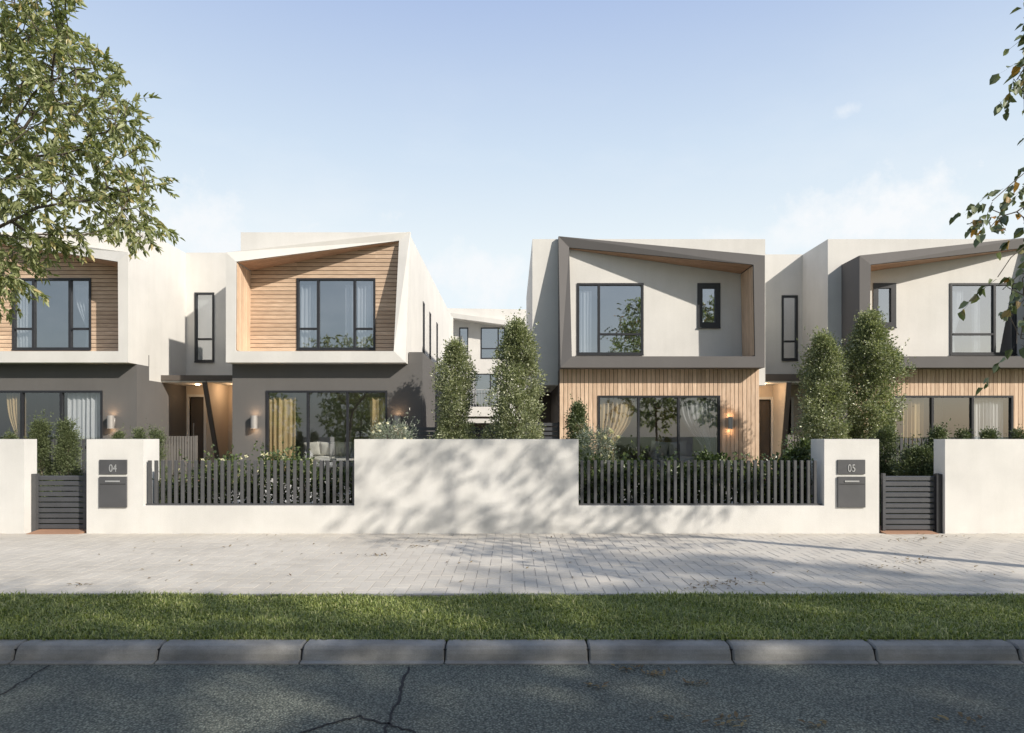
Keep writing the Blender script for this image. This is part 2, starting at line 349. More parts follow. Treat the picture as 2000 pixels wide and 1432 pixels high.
# kerb: rounded profile, one run of concrete with a joint every 1.07 m
bm = BM()
prof = [(5.115, -.135), (5.115, -.112), (5.165, -.105), (5.175, -.06), (5.19, -.03), (5.215, -.008), (5.25, 0), (5.345, .0), (5.345, -.15)]
x = -30.0; jx0 = (875-1000)/245
x = jx0-28*1.09
while x < 30:
    a, b = x+.006, x+1.09-.006
    rp = [[bm.verts.new((xx, q[0]+(dy if j < 7 else 0), q[1]-(dz if j > 2 and j < 8 else 0))) for j, q in enumerate(prof)] for xx, dy, dz in ((a, .012, .012), (a+.012, 0, 0), (b-.012, 0, 0), (b, .012, .012))]
    for r0, r1 in zip(rp, rp[1:]):
        for i in range(len(prof)-1): bm.faces.new((r0[i], r0[i+1], r1[i+1], r1[i]))
    bm.faces.new(rp[0]); bm.faces.new(rp[-1][::-1]); x += 1.09
box(bm, -30, 30, 5.2, 5.3, -.15, -.03, 1)
tag(obj('kerb', bm, [M['kerb'], M['crack']], loc=(0, 5.2, -.15)), kind='structure')
for s, nm in ((1, 'verge_soil'),): sheet(nm, -90, 90, 5.345, 6.80, -.012, M['lawn'])
bm = BM(); x = -20
while x < 20: box(bm, x+.004, x+.995, 6.80, 6.865, -.1, .004+random.uniform(0, .004)); x += 1
tag(obj('path_edging', bm, M['kerb'], loc=(0, 6.8, -.1)), kind='structure')
# herringbone paving, every block of real depth over joint sand
bm = BM(); box(bm, -40, 40, 6.865, 11.7, -.14, -.006, 1)
ux, uy, g = .135, .15, .0028
y0p = 6.87
for i in range(-78, 78):
    for j in range(-1, 29):
        k = (i-j) % 4
        if k == 0: q = (i*ux, (i+2)*ux, j*uy, (j+1)*uy)
        elif k == 2: q = (i*ux, (i+1)*ux, (j-1)*uy, (j+1)*uy)
        else: continue
        ya, yb = max(y0p+q[2], 6.87), min(y0p+q[3], 11.12)
        if yb-ya < .03: continue
        z = random.uniform(-.0012, .0012); vs = []
        X0, X1, Y0, Y1 = q[0]+g, q[1]-g, ya+g, yb-g; c = .003
        lo = [bm.verts.new(p) for p in ((X0, Y0, -.003), (X1, Y0, -.003), (X1, Y1, -.003), (X0, Y1, -.003))]
        hi = [bm.verts.new(p) for p in ((X0+c, Y0+c, z), (X1-c, Y0+c, z), (X1-c, Y1-c, z), (X0+c, Y1-c, z))]
        bm.faces.new(hi)
        for s in range(4): bm.faces.new((lo[s], lo[(s+1) % 4], hi[(s+1) % 4], hi[s]))
tag(obj('footpath', bm, [M['paver'], M['joint']], loc=(0, 9, -.14)), kind='structure')
# garden ground rising from the wall to the houses; gravel beds behind the railings
def slope(name, x0, x1, y0, z0, y1, z1, m, thick=.3):
    bm = BM(); prism(bm, [(y0, z0-thick), (y1, z1-thick), (y1, z1), (y0, z0)], x0, x1, 'yz'); return tag(obj(name, bm, m), kind='structure')
slope('garden_lawn', -22, 22, 11.62, .28, 17.0, .52, M['lawn'])
slope('front_garden_ground', -6.0, -2.6, 11.42, .30, 16.9, .53, M['gravel'], .25)
slope('front_garden_ground', 1.1, 5.0, 11.42, .30, 16.9, .53, M['gravel'], .25)
slope('driveway', -1.9, .9, 12.2, .36, 36, .9, M['joint'])
sheet('back_ground', -60, 60, 16.9, 80, .5, M['soil'])
slope('gate_path', -7.85, -7.0, 11.02, .006, 16.9, .54, M['terracotta'], .2)
slope('gate_path', 6.05, 6.9, 11.02, .006, 16.9, .54, M['terracotta'], .2)
sheet('opposite_verge', -90, 90, -30, -3.2, .0, M['lawn'])

# grass: separate blades, several to a tuft
def grass(n, x0, x1, y0, y1, z, hmin, hmax, name, label):
    P = np.column_stack([rng.uniform(x0, x1, n), rng.uniform(y0, y1, n), np.full(n, z)])
    cl = np.sin(P[:, 0]*2.3+np.sin(P[:, 1]*5))*np.sin(P[:, 1]*4.1+P[:, 0]*1.3)
    h = rng.uniform(hmin, hmax, n)*(1+.42*cl)*rng.choice([.7, 1, 1.5], n, p=[.35, .55, .10]); az = rng.uniform(0, 2*np.pi, n); lean = rng.uniform(.3, 1.3, n); w = rng.uniform(.0026, .006, n)
    d = np.column_stack([np.cos(az), np.sin(az), np.zeros(n)]); s = np.column_stack([-np.sin(az), np.cos(az), np.zeros(n)])*w[:, None]
    up = np.array([0, 0, 1.])
    m1 = P+d*(h*lean*.35)[:, None]+up*(h*.62)[:, None]; tp = P+d*(h*lean)[:, None]+up*(h*(1.05-.33*lean))[:, None]
    V = np.stack([P-s, P+s, m1+s*.8, m1-s*.8, tp+s*.1, tp-s*.1], 1).reshape(-1, 3)
    b = np.arange(n)[:, None]*6; F = np.concatenate([b+np.array([0, 1, 2, 3]), b+np.array([3, 2, 4, 5])])
    tag(arrobj(name, V, F, M['grass'], loc=((x0+x1)/2, (y0+y1)/2, z)), label, 'grass', kind='stuff')
grass(155000, -6.4, 6.4, 5.33, 6.835, -.012, .018, .05, 'grass', 'short mown green grass of the verge between kerb and paving')

# ------------------------------------------------------------------ houses
U = 80.0; D0 = 16.667
def X(u): return u/U
def Z(v): return 1.6+v/U
def Y(r): return D0*r
class House:
    """all parts of one terrace house; 'mx' mirrors u about an axis so neighbours share a porch"""
    def __init__(s, name, loc, label, cat, axis=None):
        s.t = thing(name, loc, label, cat, 'row of terrace houses'); s.axis = axis
    def u(s, u): return u if s.axis is None else 2*s.axis-u
    def poly(s, pts): return [(X(s.u(a)), Z(b)) for a, b in pts]
    def hole(s, u0, u1, v0, v1):
        a, b = X(s.u(u0)), X(s.u(u1)); return (min(a, b), max(a, b), Z(v0), Z(v1))
    def wall(s, name, m, pts, r, th=.22, holes=(), dy=0, label=None):
        bm = BM(); panel(bm, s.poly(pts), [s.hole(*h) for h in holes], Y(r)+dy, Y(r)+dy+th); o = obj(name, bm, m, s.t)
        if label: o['label'] = label
        return o
    def side(s, name, m, u, du, pts, holes=()):
        """wall in the plane x=const; pts are (r, v); du>0 thickens to mirrored +u"""
        bm = BM(); a, b = X(s.u(u)), X(s.u(u+du*U)); a, b = min(a, b), max(a, b)
        panel(bm, [(Y(r), Z(v)) for r, v in pts], [(Y(h[0]), Y(h[1]), Z(h[2]), Z(h[3])) for h in holes], a, b, 'yz'); return obj(name, bm, m, s.t)
    def slab(s, name, m, u0, u1, r0, r1, v0, v1, dy0=0, dy1=0):
        bm = BM(); a, b = sorted((X(s.u(u0)), X(s.u(u1)))); box(bm, a, b, Y(r0)+dy0, Y(r1)+dy1, Z(v0), Z(v1)); return obj(name, bm, m, s.t)
    def window(s, u0, u1, v0, v1, r, splits=(), transoms=(), inset=.05, fw=.055, glass='glass_up', dy=0, label=None):
        """frame proud of its opening, mullions at splits, transoms (ua, ub, v)"""
        x0, x1, z0, z1 = s.hole(u0, u1, v0, v1); y = Y(r)+dy; bm = BM()
        ya, yb = y-.025, y+.07
        box(bm, x0, x0+fw, ya, yb, z0, z1); box(bm, x1-fw, x1, ya, yb, z0, z1)
        box(bm, x0+fw, x1-fw, ya, yb, z1-fw, z1); box(bm, x0+fw, x1-fw, ya, yb, z0, z0+fw)
        xs = sorted(X(s.u(q)) for q in splits)
        for q in xs: box(bm, q-fw*.55, q+fw*.55, ya+.004, yb-.004, z0+fw, z1-fw)
        cols = [x0+fw]+[q for q in xs for _ in (0, 1)]+[x1-fw]
        for a, b, v in transoms:
            p, q = sorted((X(s.u(a)), X(s.u(b)))); box(bm, max(p, x0+fw)+fw*.5, min(q, x1-fw)-fw*.5, ya+.008, yb-.008, Z(v)-fw*.45, Z(v)+fw*.45)
        w = obj('window', bm, M['charcoal'], s.t)
        if label: w['label'] = label
        bm = BM(); e = [x0+fw]+xs+[x1-fw]
        for a, b in zip(e, e[1:]): box(bm, a+.002, b-.002, y+.03, y+.036, z0+fw-.01, z1-fw+.01)
        obj('pane', bm, M[glass], w)
        bm = BM(); box(bm, x0-.0, x1+.0, y-.05, y-.026, z0-.03, z0+.004); obj('sill', bm, M['charcoal'], w)
        return w
    def lamp(s, u0, u1, v0, v1, r, power=1.0):
        x0, x1, z0, z1 = s.hole(u0, u1, v0, v1); y = Y(r); cx = (x0+x1)/2
        bm = BM(); box(bm, x0+.03, x1-.03, y-.03, y, z0+.06, z1-.06); rr = (x1-x0)/2
        bmesh.ops.create_cone(bm, cap_ends=False, segments=20, radius1=rr, radius2=rr, depth=z1-z0, matrix=__import__('mathutils').Matrix.Translation((cx, y-.03-rr, (z0+z1)/2)))
        o = obj('wall_lamp', bm, M['lampbody'], s.t, True)
        for zz in (z1-.05, z0+.05):
            bm = BM(); bmesh.ops.create_cone(bm, cap_ends=True, segments=16, radius1=rr*.8, radius2=rr*.8, depth=.01, matrix=__import__('mathutils').Matrix.Translation((cx, y-.03-rr, zz))); obj('bulb', bm, M['warm'], o)
        for z in (z1+.02, z0-.02):
            l = bpy.data.lights.new('lamp_light', 'POINT'); l.energy = power; l.color = (1, .62, .35); l.shadow_soft_size = .03
            lo = bpy.data.objects.new('lamp_light', l); COL.objects.link(lo); lo.parent = o; lo.location = Vector((cx, y-.03-rr, z))-WL[o]
def framebox(h, outer, inner, m, peak, r0=1.0, r1=1.055, rp=1.047):
    """projecting box frame round the upper storey; its highest corner (index peak) is folded back almost flush with the wall"""
    O = h.poly(outer); I = h.poly(inner); bm = BM(); y1 = Y(r1)-.003; ys = [Y(rp) if k == peak else Y(r0) for k in range(4)]
    fo = [bm.verts.new((O[k][0], ys[k], O[k][1])) for k in range(4)]; fi = [bm.verts.new((I[k][0], ys[k], I[k][1])) for k in range(4)]
    bo = [bm.verts.new((O[k][0], y1, O[k][1])) for k in range(4)]; bi = [bm.verts.new((I[k][0], y1, I[k][1])) for k in range(4)]
    for k in range(4):
        j = (k+1) % 4
        for q in ((fo[k], fo[j], fi[j], fi[k]), (bo[k], bi[k], bi[j], bo[j]), (fo[k], bo[k], bo[j], fo[j]), (fi[k], fi[j], bi[j], bi[k])): bm.faces.new(q)
    return obj('box_frame', bm, m, h.t), ys, I
def face_boards(h, I, k, ys, name, m, pitch=.13, gap=.013, th=.018):
    """timber boards lying on the inner face k of the box frame, each running along the edge, cut to the folded front"""
    a, b = Vector(I[k]), Vector(I[(k+1) % 4]); c = sum((Vector(p) for p in I), Vector((0, 0)))/4
    d = (b-a); L = d.length; d /= L; n = Vector((-d.y, d.x)); y1 = Y(1.055)-.03
    if n.dot(c-a) < 0: n = -n
    ya, yb = ys[k]+.03, ys[(k+1) % 4]+.03
    out = [(.03, min(ya, y1-.01)), (L-.03, min(yb, y1-.01)), (L-.03, y1), (.03, y1)]
    bm = BM()
    def slab(poly, t0, t1, mi):
        lo = [bm.verts.new((a.x+d.x*s_+n.x*t0, y, a.y+d.y*s_+n.y*t0)) for s_, y in poly]; hi = [bm.verts.new((a.x+d.x*s_+n.x*t1, y, a.y+d.y*s_+n.y*t1)) for s_, y in poly]; q = len(poly)
        for f in [lo, hi[::-1]]+[[lo[i], hi[i], hi[(i+1) % q], lo[(i+1) % q]] for i in range(q)]: bm.faces.new(f).material_index = mi
    y = min(ya, yb)
    while y < y1-.02:
        p = clip(out, 0, -1, -(y+gap/2)); p = clip(p, 0, 1, min(y+pitch-gap/2, y1)) if p else None
        if p: slab(p, .005, th, 0)
        y += pitch
    slab(out, .001, .004, 1)
    return obj(name, bm, [m, M['gap']], h.t)

def curtain(name, x0, x1, y, z0, z1, m, label, tie=0, folds=9, parent=None):
    """pleated curtain; tie>0 gathers it towards one side lower down (drawn back)"""
    nx, nz = folds*8, 14; V = []; w = x1-x0
    ph = random.uniform(0, 6)
    for j in range(nz+1):
        t = j/nz; z = z0+(z1-z0)*t
        k = 1.0
        if tie: k = 1-.62*math.exp(-((t-.30)/.33)**2) if t > .30 else 1-.62*(1-.25*(.30-t)/.30)
        for i in range(nx+1):
            s = i/nx; xx = (x0+w*s*k) if tie >= 0 else (x1-w*(1-s)*k)
            V.append((xx+.006*math.sin(s*31+t*3), y+.045*math.sin(2*math.pi*folds*s+ph+.4*math.sin(t*3))*(.6+.4*math.sin(s*9+ph)), z+(.0)))
    F = [(j*(nx+1)+i, j*(nx+1)+i+1, (j+1)*(nx+1)+i+1, (j+1)*(nx+1)+i) for j in range(nz) for i in range(nx)]
    o = arrobj(name, V, F, m, smooth=True); md = o.modifiers.new('s', 'SOLIDIFY'); md.thickness = .004
    return tag(o, label, 'curtain', 'curtains behind the windows')

def rooms(h, u0, u1, v_split, top, gr, ur, back=1.26, low_back=1.26, top_u0=None, top_u1=None):
    """hollow interior: floors, ceiling, partition so the rooms read as deep"""
    uu0 = top_u0 if top_u0 is not None else u0; uu1 = top_u1 if top_u1 is not None else u1
    h.slab('floor', M['floor'], u0, u1, gr, low_back, -128, -80, .22)
    h.slab('upper_floor', M['room'], u0+3, u1-3, gr, back, v_split-26, v_split-3, .225)
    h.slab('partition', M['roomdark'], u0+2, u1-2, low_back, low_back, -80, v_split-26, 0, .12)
    h.slab('partition', M['room'], uu0+2, uu1-2, back, back, v_split-3, top-14, 0, .12)

# ---- white house (number four's neighbour): B; A is its mirror image
AX = -654.5
def white_house(name, label, axis, kind):
    h = House(name, (X(-380 if axis is None else 2*axis+380), 18.2, .0), label, 'house', axis)
    outer = [(-559, 357), (-208, 416), (-208, 142), (-559, 142)]; inner = [(-539, 339), (-231, 398), (-231, 164), (-540, 164)]
    _, ys, I = framebox(h, outer, inner, M['cream'], 1)
    face_boards(h, I, 3, ys, 'reveal_lining', M['woodV'])          # lower-u side reveal
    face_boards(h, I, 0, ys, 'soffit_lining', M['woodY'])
    win = (-443, -281, 176, 323)
    # main front wall, cream, with window; timber boards within the frame
    h.wall('upper_wall', M['cream'], [(-559, 142), (-213, 142), (-213, 418), (-559, 418)], 1.055, .22, [win])
    bm = BM(); ins = [(a*.0+a, b) for a, b in inner]
    boards(bm, h.poly(inner), [h.hole(*win)], Y(1.055)-.022, Y(1.055)-.006, .104, .014, 'h')
    panel(bm, h.poly(inner), [h.hole(*win)], Y(1.055)-.005, Y(1.055)-.002, 'xz', 1)
    obj('timber_cladding', bm, [M['woodH'], M['gap']], h.t)
    h.window(*win, 1.055, (-399, -324), ((-443, -399, 219), (-324, -281, 219)), dy=-.02, label='wide three-light upper window in the timber cladding')
    # ground floor block
    gw = (-491, -249, -80, 89)
    h.wall('ground_wall', M['grey'], [(-559, -128), (-179, -128), (-179, 141.8), (-559, 141.8)], 1.023, .22, [gw])
    h.window(*gw, 1.023, (-408, -329), (), glass='glass_dn', fw=.05, label='wide three-light ground floor window')
    h.slab('ground_parapet', M['grey'], -206.5, -179, 1.023, 1.20, 141.9, 166)
    h.side('outer_side_wall', M['grey'], -179, -.2, [(1.0362, -128), (1.20, -128), (1.20, 141.8), (1.0362, 141.8)])
    h.side('outer_side_wall', M['grey'], -207, -.2, [(1.2, -128), (1.75, -128), (1.75, 166), (1.2, 166)])
    h.slab('outer_return_wall', M['grey'], -223, -179.5, 1.2, 1.2, -128, 141.7, .003, .2)
    # upper side walls: outer with three narrow windows, inner facing the shared porch
    if kind == 'B':
        hs = [(1.222, 1.245, 188, 320), (1.318, 1.342, 188, 318), (1.44, 1.465, 188, 318)]
        h.side('upper_side_wall', M['cream'], -213, -.22, [(1.0682, 142), (1.80, 142), (1.80, 418), (1.0682, 418)], hs)
        for r0, r1, v0, v1 in hs:
            bm = BM(); x = X(-213); box(bm, x-.03, x+.014, Y(r0), Y(r0)+.04, Z(v0), Z(v1)); box(bm, x-.03, x+.014, Y(r1)-.04, Y(r1), Z(v0), Z(v1))
            box(bm, x-.03, x+.014, Y(r0)+.04, Y(r1)-.04, Z(v0), Z(v0)+.04); box(bm, x-.03, x+.014, Y(r0)+.04, Y(r1)-.04, Z(v1)-.04, Z(v1))
            w = obj('side_window', bm, M['charcoal'], h.t); bm = BM(); box(bm, x-.012, x-.006, Y(r0)+.035, Y(r1)-.035, Z(v0)+.035, Z(v1)-.035); obj('pane', bm, M['glass_up'], w)
    else: h.side('upper_side_wall', M['cream'], -213, -.22, [(1.0682, 142), (1.80, 142), (1.80, 418), (1.0682, 418)])
    # porch side: cream above a stepped grey base
    h.side('porch_side_wall', M['grey'], -559, .2, [(1.0362, -128), (1.28, -128), (1.28, 113), (1.0362, 113)])
    h.side('porch_side_wall', M['grey'], -559, .2, [(1.0362, 113), (1.058, 113), (1.058, 142), (1.0362, 142)])
    h.side('porch_side_wall', M['grey'], -559.25, .2, [(1.056, 142), (1.058, 142), (1.058, 165), (1.056, 165)])
    h.side('porch_upper_wall', M['cream'], -559, .22, [(1.0682, 142), (1.8, 142), (1.8, 418), (1.0682, 418)])
    h.side('porch_upper_wall', M['cream'], -559, .2, [(1.058, 113), (1.28, 113), (1.28, 141.9), (1.058, 141.9)])
    h.slab('roof', M['roof'], -557, -216, 1.069, 1.8, 398, 404)
    h.slab('rear_wall', M['cream'], -558, -208, 1.8, 1.8, -128, 418, 0, .2)
    rooms(h, -542, -197, 142, 400, 1.023, 1.055, top_u0=-538, top_u1=-232)
    # recessed wall and door of this half
    rw = (-624, -579, 169, 328); dr = (-600, -567, -80, 88)
    h.wall('recess_wall', M['cream'], [(-654.5, 114), (-559.1, 114), (-559.1, 420), (-654.5, 420)], 1.178, .22, [rw])
    h.window(*rw, 1.178, (), ((-624, -579, 221),), glass='glass_up', label='tall narrow stair window over the porch')
    h.wall('entry_wall', M['plaster'], [(-654.5, -128), (-559.1, -128), (-559.1, 113.9), (-654.5, 113.9)], 1.178, .22, [dr])
    bm = BM(); x0, x1, z0, z1 = h.hole(*dr); yy = Y(1.178)
    box(bm, x0, x1, yy+.08, yy+.13, z0, z1); d = obj('door', bm, M['door'], h.t)
    bm = BM(); box(bm, x0+.08, x0+.11, yy+.03, yy+.055, z0+.75, z0+1.35); box(bm, x0+.085, x0+.105, yy+.05, yy+.08, z0+.8, z0+.83); box(bm, x0+.085, x0+.105, yy+.05, yy+.08, z0+1.27, z0+1.3); obj('handle', bm, M['steel'], d)
    bm = BM(); box(bm, x0-.07, x0, yy-.02, yy+.1, z0, z1+.07); box(bm, x1, x1+.07, yy-.02, yy+.1, z0, z1+.07); box(bm, x0, x1, yy-.02, yy+.1, z1, z1+.07); obj('door_frame', bm, M['cream'], h.t)
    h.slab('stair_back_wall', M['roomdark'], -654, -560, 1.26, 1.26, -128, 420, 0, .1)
    h.slab('canopy', M['bronze'], -654.5, -559.2, 1.093, 1.178, 116.5, 128)
    h.slab('canopy_soffit', M['cream'], -653, -560, 1.094, 1.178, 113.5, 116.3, .02, -.003)
    h.slab('porch_floor', M['floor'], -654.5, -559.2, 1.075, 1.178, -128, -84)
    return h
hB = white_house('white_terrace_house', 'cream and grey rendered house with timber-lined box window, left of the driveway', None, 'B')
hA = white_house('white_terrace_house', 'leftmost rendered house, partly hidden by the leafy tree, timber boards round its upper window', AX, 'A')
for h, ls in ((hB, ((-518.7, -506, 13, 39), (-234, -228, 13, 39))), (hA, ((-518.7, -506, 13, 39),))):
    for l in ls: h.lamp(l[0], l[0]+13, l[2], l[3], 1.023)
def fin(h, xu, r_top, r_bot, r_back, v_top, side):
    x = X(xu); bm = BM(); pts = [(Y(r_top), Z(v_top)), (Y(r_back)-.004, Z(v_top)), (Y(r_back)-.004, Z(-84)), (Y(r_bot), Z(-84))]
    prism(bm, pts, x-.055, x+.055, 'yz'); o = obj('porch_fin_wall', bm, M['plaster'], h.t)
    bm = BM(); prism(bm, [(Y(r_top)-.05, Z(v_top)), (Y(r_top)-.002, Z(v_top)), (Y(r_bot)-.002, Z(-84)), (Y(r_bot)-.05, Z(-84))], x-.06, x+.06, 'yz'); obj('edge_trim', bm, M['bronze'], o)
fin(hA, -657, 1.096, 1.152, 1.178, 113, 1)
def porch_lamp(h, u, r, v, power=9):
    x, y, z = X(u), Y(r), Z(v); bm = BM(); bmesh.ops.create_cone(bm, cap_ends=True, segments=20, radius1=.06, radius2=.06, depth=.02, matrix=__import__('mathutils').Matrix.Translation((x, y, z-.011)))
    o = obj('porch_light', bm, M['warm'], h.t); l = bpy.data.lights.new('porch_lamp', 'POINT'); l.energy = power; l.color = (1, .66, .38); l.shadow_soft_size = .06
    lo = bpy.data.objects.new('porch_lamp', l); COL.objects.link(lo); lo.parent = o; lo.location = Vector((x, y, z-.1))-WL[o]
porch_lamp(hB, -612, 1.14, 113.5, 10); porch_lamp(hA, -700, 1.14, 113.5, 4)

# ---- timber house: C; D is its mirror image
DX = 586.5
def timber_house(name, label, axis, kind):
    h = House(name, (X(290 if axis is None else 2*axis-290), 18.2, .0), label, 'house', axis)
    outer = [(95, 407), (494, 351), (494, 132), (95, 132)]; inner = [(117, 384), (472, 333), (475, 154), (117, 154)]
    _, ys, I = framebox(h, outer, inner, M['taupe'], 0)
    face_boards(h, I, 1, ys, 'reveal_lining', M['woodV'])
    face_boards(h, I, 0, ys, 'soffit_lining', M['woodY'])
    win = (134, 271, 166, 313); sw = (382, 429, 222, 313)
    h.wall('upper_wall', M['cream'], [(42, 132), (522, 132), (522, 404), (42, 404)], 1.055, .22, [win, sw])
    h.wall('upper_wall', M['cream'], [(494.5, 103), (522, 103), (522, 131.9), (494.5, 131.9)], 1.055, .22)
    h.wall('upper_wall', M['cream'], [(42, 103), (94.6, 103), (94.6, 131.9), (42, 131.9)], 1.055, .22)
    h.window(*win, 1.055, (179,), ((179, 271, 208),), label='upper window with a wide left light and curtain')
    h.window(*sw, 1.055, (), (), fw=.13, label='small square-set upper window with thick dark frame')
    gw = (172, 416, -80, 79)
    bm = BM(); fp = [(95, -128), (494, -128), (494, 131.8), (95, 131.8)]
    panel(bm, h.poly(fp), [h.hole(*gw)], Y(1.023)+.022, Y(1.023)+.22, 'xz', 1); boards(bm, h.poly(fp), [h.hole(*gw)], Y(1.023), Y(1.023)+.018, .104, .013, 'v')
    obj('timber_wall', bm, [M['woodV'], M['gap']], h.t)
    h.window(*gw, 1.023, (253, 333), (), glass='glass_dn', fw=.05, label='wide three-light ground floor window in the timber wall')
    h.lamp(430, 439, 12, 36, 1.023, .9)
    h.side('porch_side_wall', M['cream'], 494, -.2, [(1.0362, -128), (1.28, -128), (1.28, 131.8), (1.0362, 131.8)])
    h.side('porch_upper_wall', M['cream'], 522, -.22, [(1.0682, 103), (1.5, 103), (1.5, 404), (1.0682, 404)])
    bm = BM(); a, b = sorted((X(h.u(95)), X(h.u(95)+(.2*U if axis is None else -.2*U)))); prism(bm, rect(Y(1.0362), Y(1.4), Z(-128), Z(131.8)), a, b, 'yz'); obj('outer_side_wall', bm, M['bronze'], h.t)
    h.side('upper_side_wall', M['cream'], 42, .22, [(1.0682, 103), (1.5, 103), (1.5, 404), (1.0682, 404)])
    h.slab('side_soffit', M['cream'], 43, 95, 1.069, 1.5, 104, 110)
    h.slab('porch_ceiling', M['cream'], 495, 521.9, 1.069, 1.147, 104, 110)
    h.slab('roof', M['roof'], 60, 503, 1.069, 1.5, 384, 390)
    h.slab('rear_wall', M['cream'], 43, 521, 1.5, 1.5, -128, 404, 0, .2)
    rooms(h, 112, 477, 132, 386, 1.023, 1.055, top_u0=62, top_u1=502)
    if kind == 'C':
        h.slab('side_entry_wall', M['bronze'], 43, 94.5, 1.25, 1.25, -128, 104, 0, .2)
        bm = BM(); box(bm, X(72), X(84), Y(1.12), Y(1.12)+.14, Z(96), Z(103.8)); obj('side_light', bm, M['cream'], h.t)
    rw = (533, 569, 168, 313); dr = (548, 580, -80, 80)
    h.wall('recess_wall', M['cream'], [(522.1, 112), (586.5, 112), (586.5, 405), (522.1, 405)], 1.147, .22, [rw] if kind == 'D' else [])
    if kind == 'D': h.window(*rw, 1.147, (), ((533, 569, 210),), label='tall narrow stair window over the porch')
    h.wall('entry_wall', M['plaster'], [(494.2, -128), (586.5, -128), (586.5, 111.8), (494.2, 111.8)], 1.147, .22, [dr])
    bm = BM(); x0, x1, z0, z1 = h.hole(*dr); yy = Y(1.147)
    box(bm, x0, x1, yy+.08, yy+.13, z0, z1); d = obj('door', bm, M['door'], h.t)
    bm = BM(); box(bm, x0+.06, x0+.09, yy+.03, yy+.08, z0+.75, z0+1.35); obj('handle', bm, M['steel'], d)
    bm = BM(); box(bm, x0-.07, x0, yy-.02, yy+.1, z0, z1+.07); box(bm, x1, x1+.07, yy-.02, yy+.1, z0, z1+.07); box(bm, x0, x1, yy-.02, yy+.1, z1, z1+.07); obj('door_frame', bm, M['cream'], h.t)
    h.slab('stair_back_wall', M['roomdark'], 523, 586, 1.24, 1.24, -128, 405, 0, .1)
    h.slab('canopy', M['bronze'], 522.2, 586.5, 1.09, 1.147, 115.5, 130)
    h.slab('canopy_soffit', M['cream'], 523, 586, 1.091, 1.147, 112.2, 115.3, .02, -.003)
    h.slab('porch_floor', M['floor'], 494.2, 586.5, 1.075, 1.147, -128, -84)
    return h
hC = timber_house('timber_terrace_house', 'house with grey slanted box frame over vertical timber boards, right beside the driveway', None, 'C')
hD = timber_house('timber_terrace_house', 'rightmost house with slanted grey frame and timber base, behind the two tall columnar trees', DX, 'D')
fin(hC, 589, 1.09, 1.12, 1.147, 112, -1)
porch_lamp(hC, 545, 1.11, 112.2, 6)

# ---- curtains and furniture behind the glass
def cu(h, u0, u1, r, v0, v1, m, label, tie=0, folds=6, off=.15):
    a, b = sorted((X(h.u(u0)), X(h.u(u1)))); 
    if h.axis is not None: tie = -tie
    curtain('curtain', a, b, Y(r)+off, Z(v0), Z(v1), M[m], label, tie if tie else 0, folds)
cu(hB, -441, -408, 1.055, 164, 312, 'white_curtain', 'white curtain in the left light of the upper window above the sofa room', folds=4)
cu(hB, -346, -327, 1.055, 164, 312, 'white_curtain', 'narrow white curtain inside the middle pane, above the sofa with white cushions', folds=3)
cu(hB, -322, -294, 1.055, 164, 312, 'white_curtain', 'white curtain in the right light of the upper window, near the slanted timber reveal', folds=4)
cu(hA, -441, -400, 1.055, 164, 312, 'white_curtain', 'white curtain drawn aside in the right light of the leftmost house, beside the dark boards', tie=1, folds=5)
cu(hA, -322, -286, 1.055, 164, 312, 'white_curtain', 'white curtain behind the tree leaves in the leftmost upper window', tie=0, folds=5)
cu(hB, -489, -436, 1.023, -78, 76, 'gold_curtain', 'gold curtain left of the potted palm in the ground floor window', folds=5)
cu(hB, -287, -254, 1.023, -78, 76, 'gold_curtain', 'narrow gold curtain at the right end of the window beside the wall lamp', folds=3)
cu(hA, -488, -412, 1.023, -78, 84, 'white_curtain', 'long pale curtain at the right end of the leftmost ground floor window', tie=0, folds=8)
cu(hA, -330, -290, 1.023, -78, 84, 'gold_curtain', 'gold curtain drawn back at the left edge of the photo', tie=1, folds=6)
cu(hC, 137, 165, 1.055, 154, 300, 'white_curtain', 'white curtain in the left light of the upper window of the house by the driveway', folds=4)
cu(hC, 175, 248, 1.023, -78, 72, 'gold_curtain', 'golden curtain drawn back behind the timber house window, left of the cushions', tie=1, folds=8)
cu(hC, 334, 413, 1.023, -78, 72, 'grey_curtain', 'grey curtain drawn back at the right end of the timber house window', tie=-1, folds=8)
cu(hD, 236, 268, 1.055, 154, 300, 'white_curtain', 'white curtain pulled aside in the upper window of the rightmost house', tie=-1, folds=5)
cu(hD, 200, 216, 1.055, 154, 300, 'white_curtain', 'thin white curtain by the mullion in the upper window of the rightmost house', folds=3)
cu(hD, 184, 246, 1.023, -78, 72, 'white_curtain', 'wide sheer curtain at the right end of the rightmost ground floor window', folds=9)
cu(hD, 345, 385, 1.023, -78, 72, 'gold_curtain', 'gold curtain in the rightmost ground floor window beside the columnar tree', folds=5)
bm = BM(); box(bm, X(-729), X(-686), Y(1.178)+.12, Y(1.178)+.13, Z(172), Z(326)); o = obj('roller_blind', bm, M['blind']); tag(o, 'pale roller blind drawn down in the tall stair window above the dark canopy', 'blind')

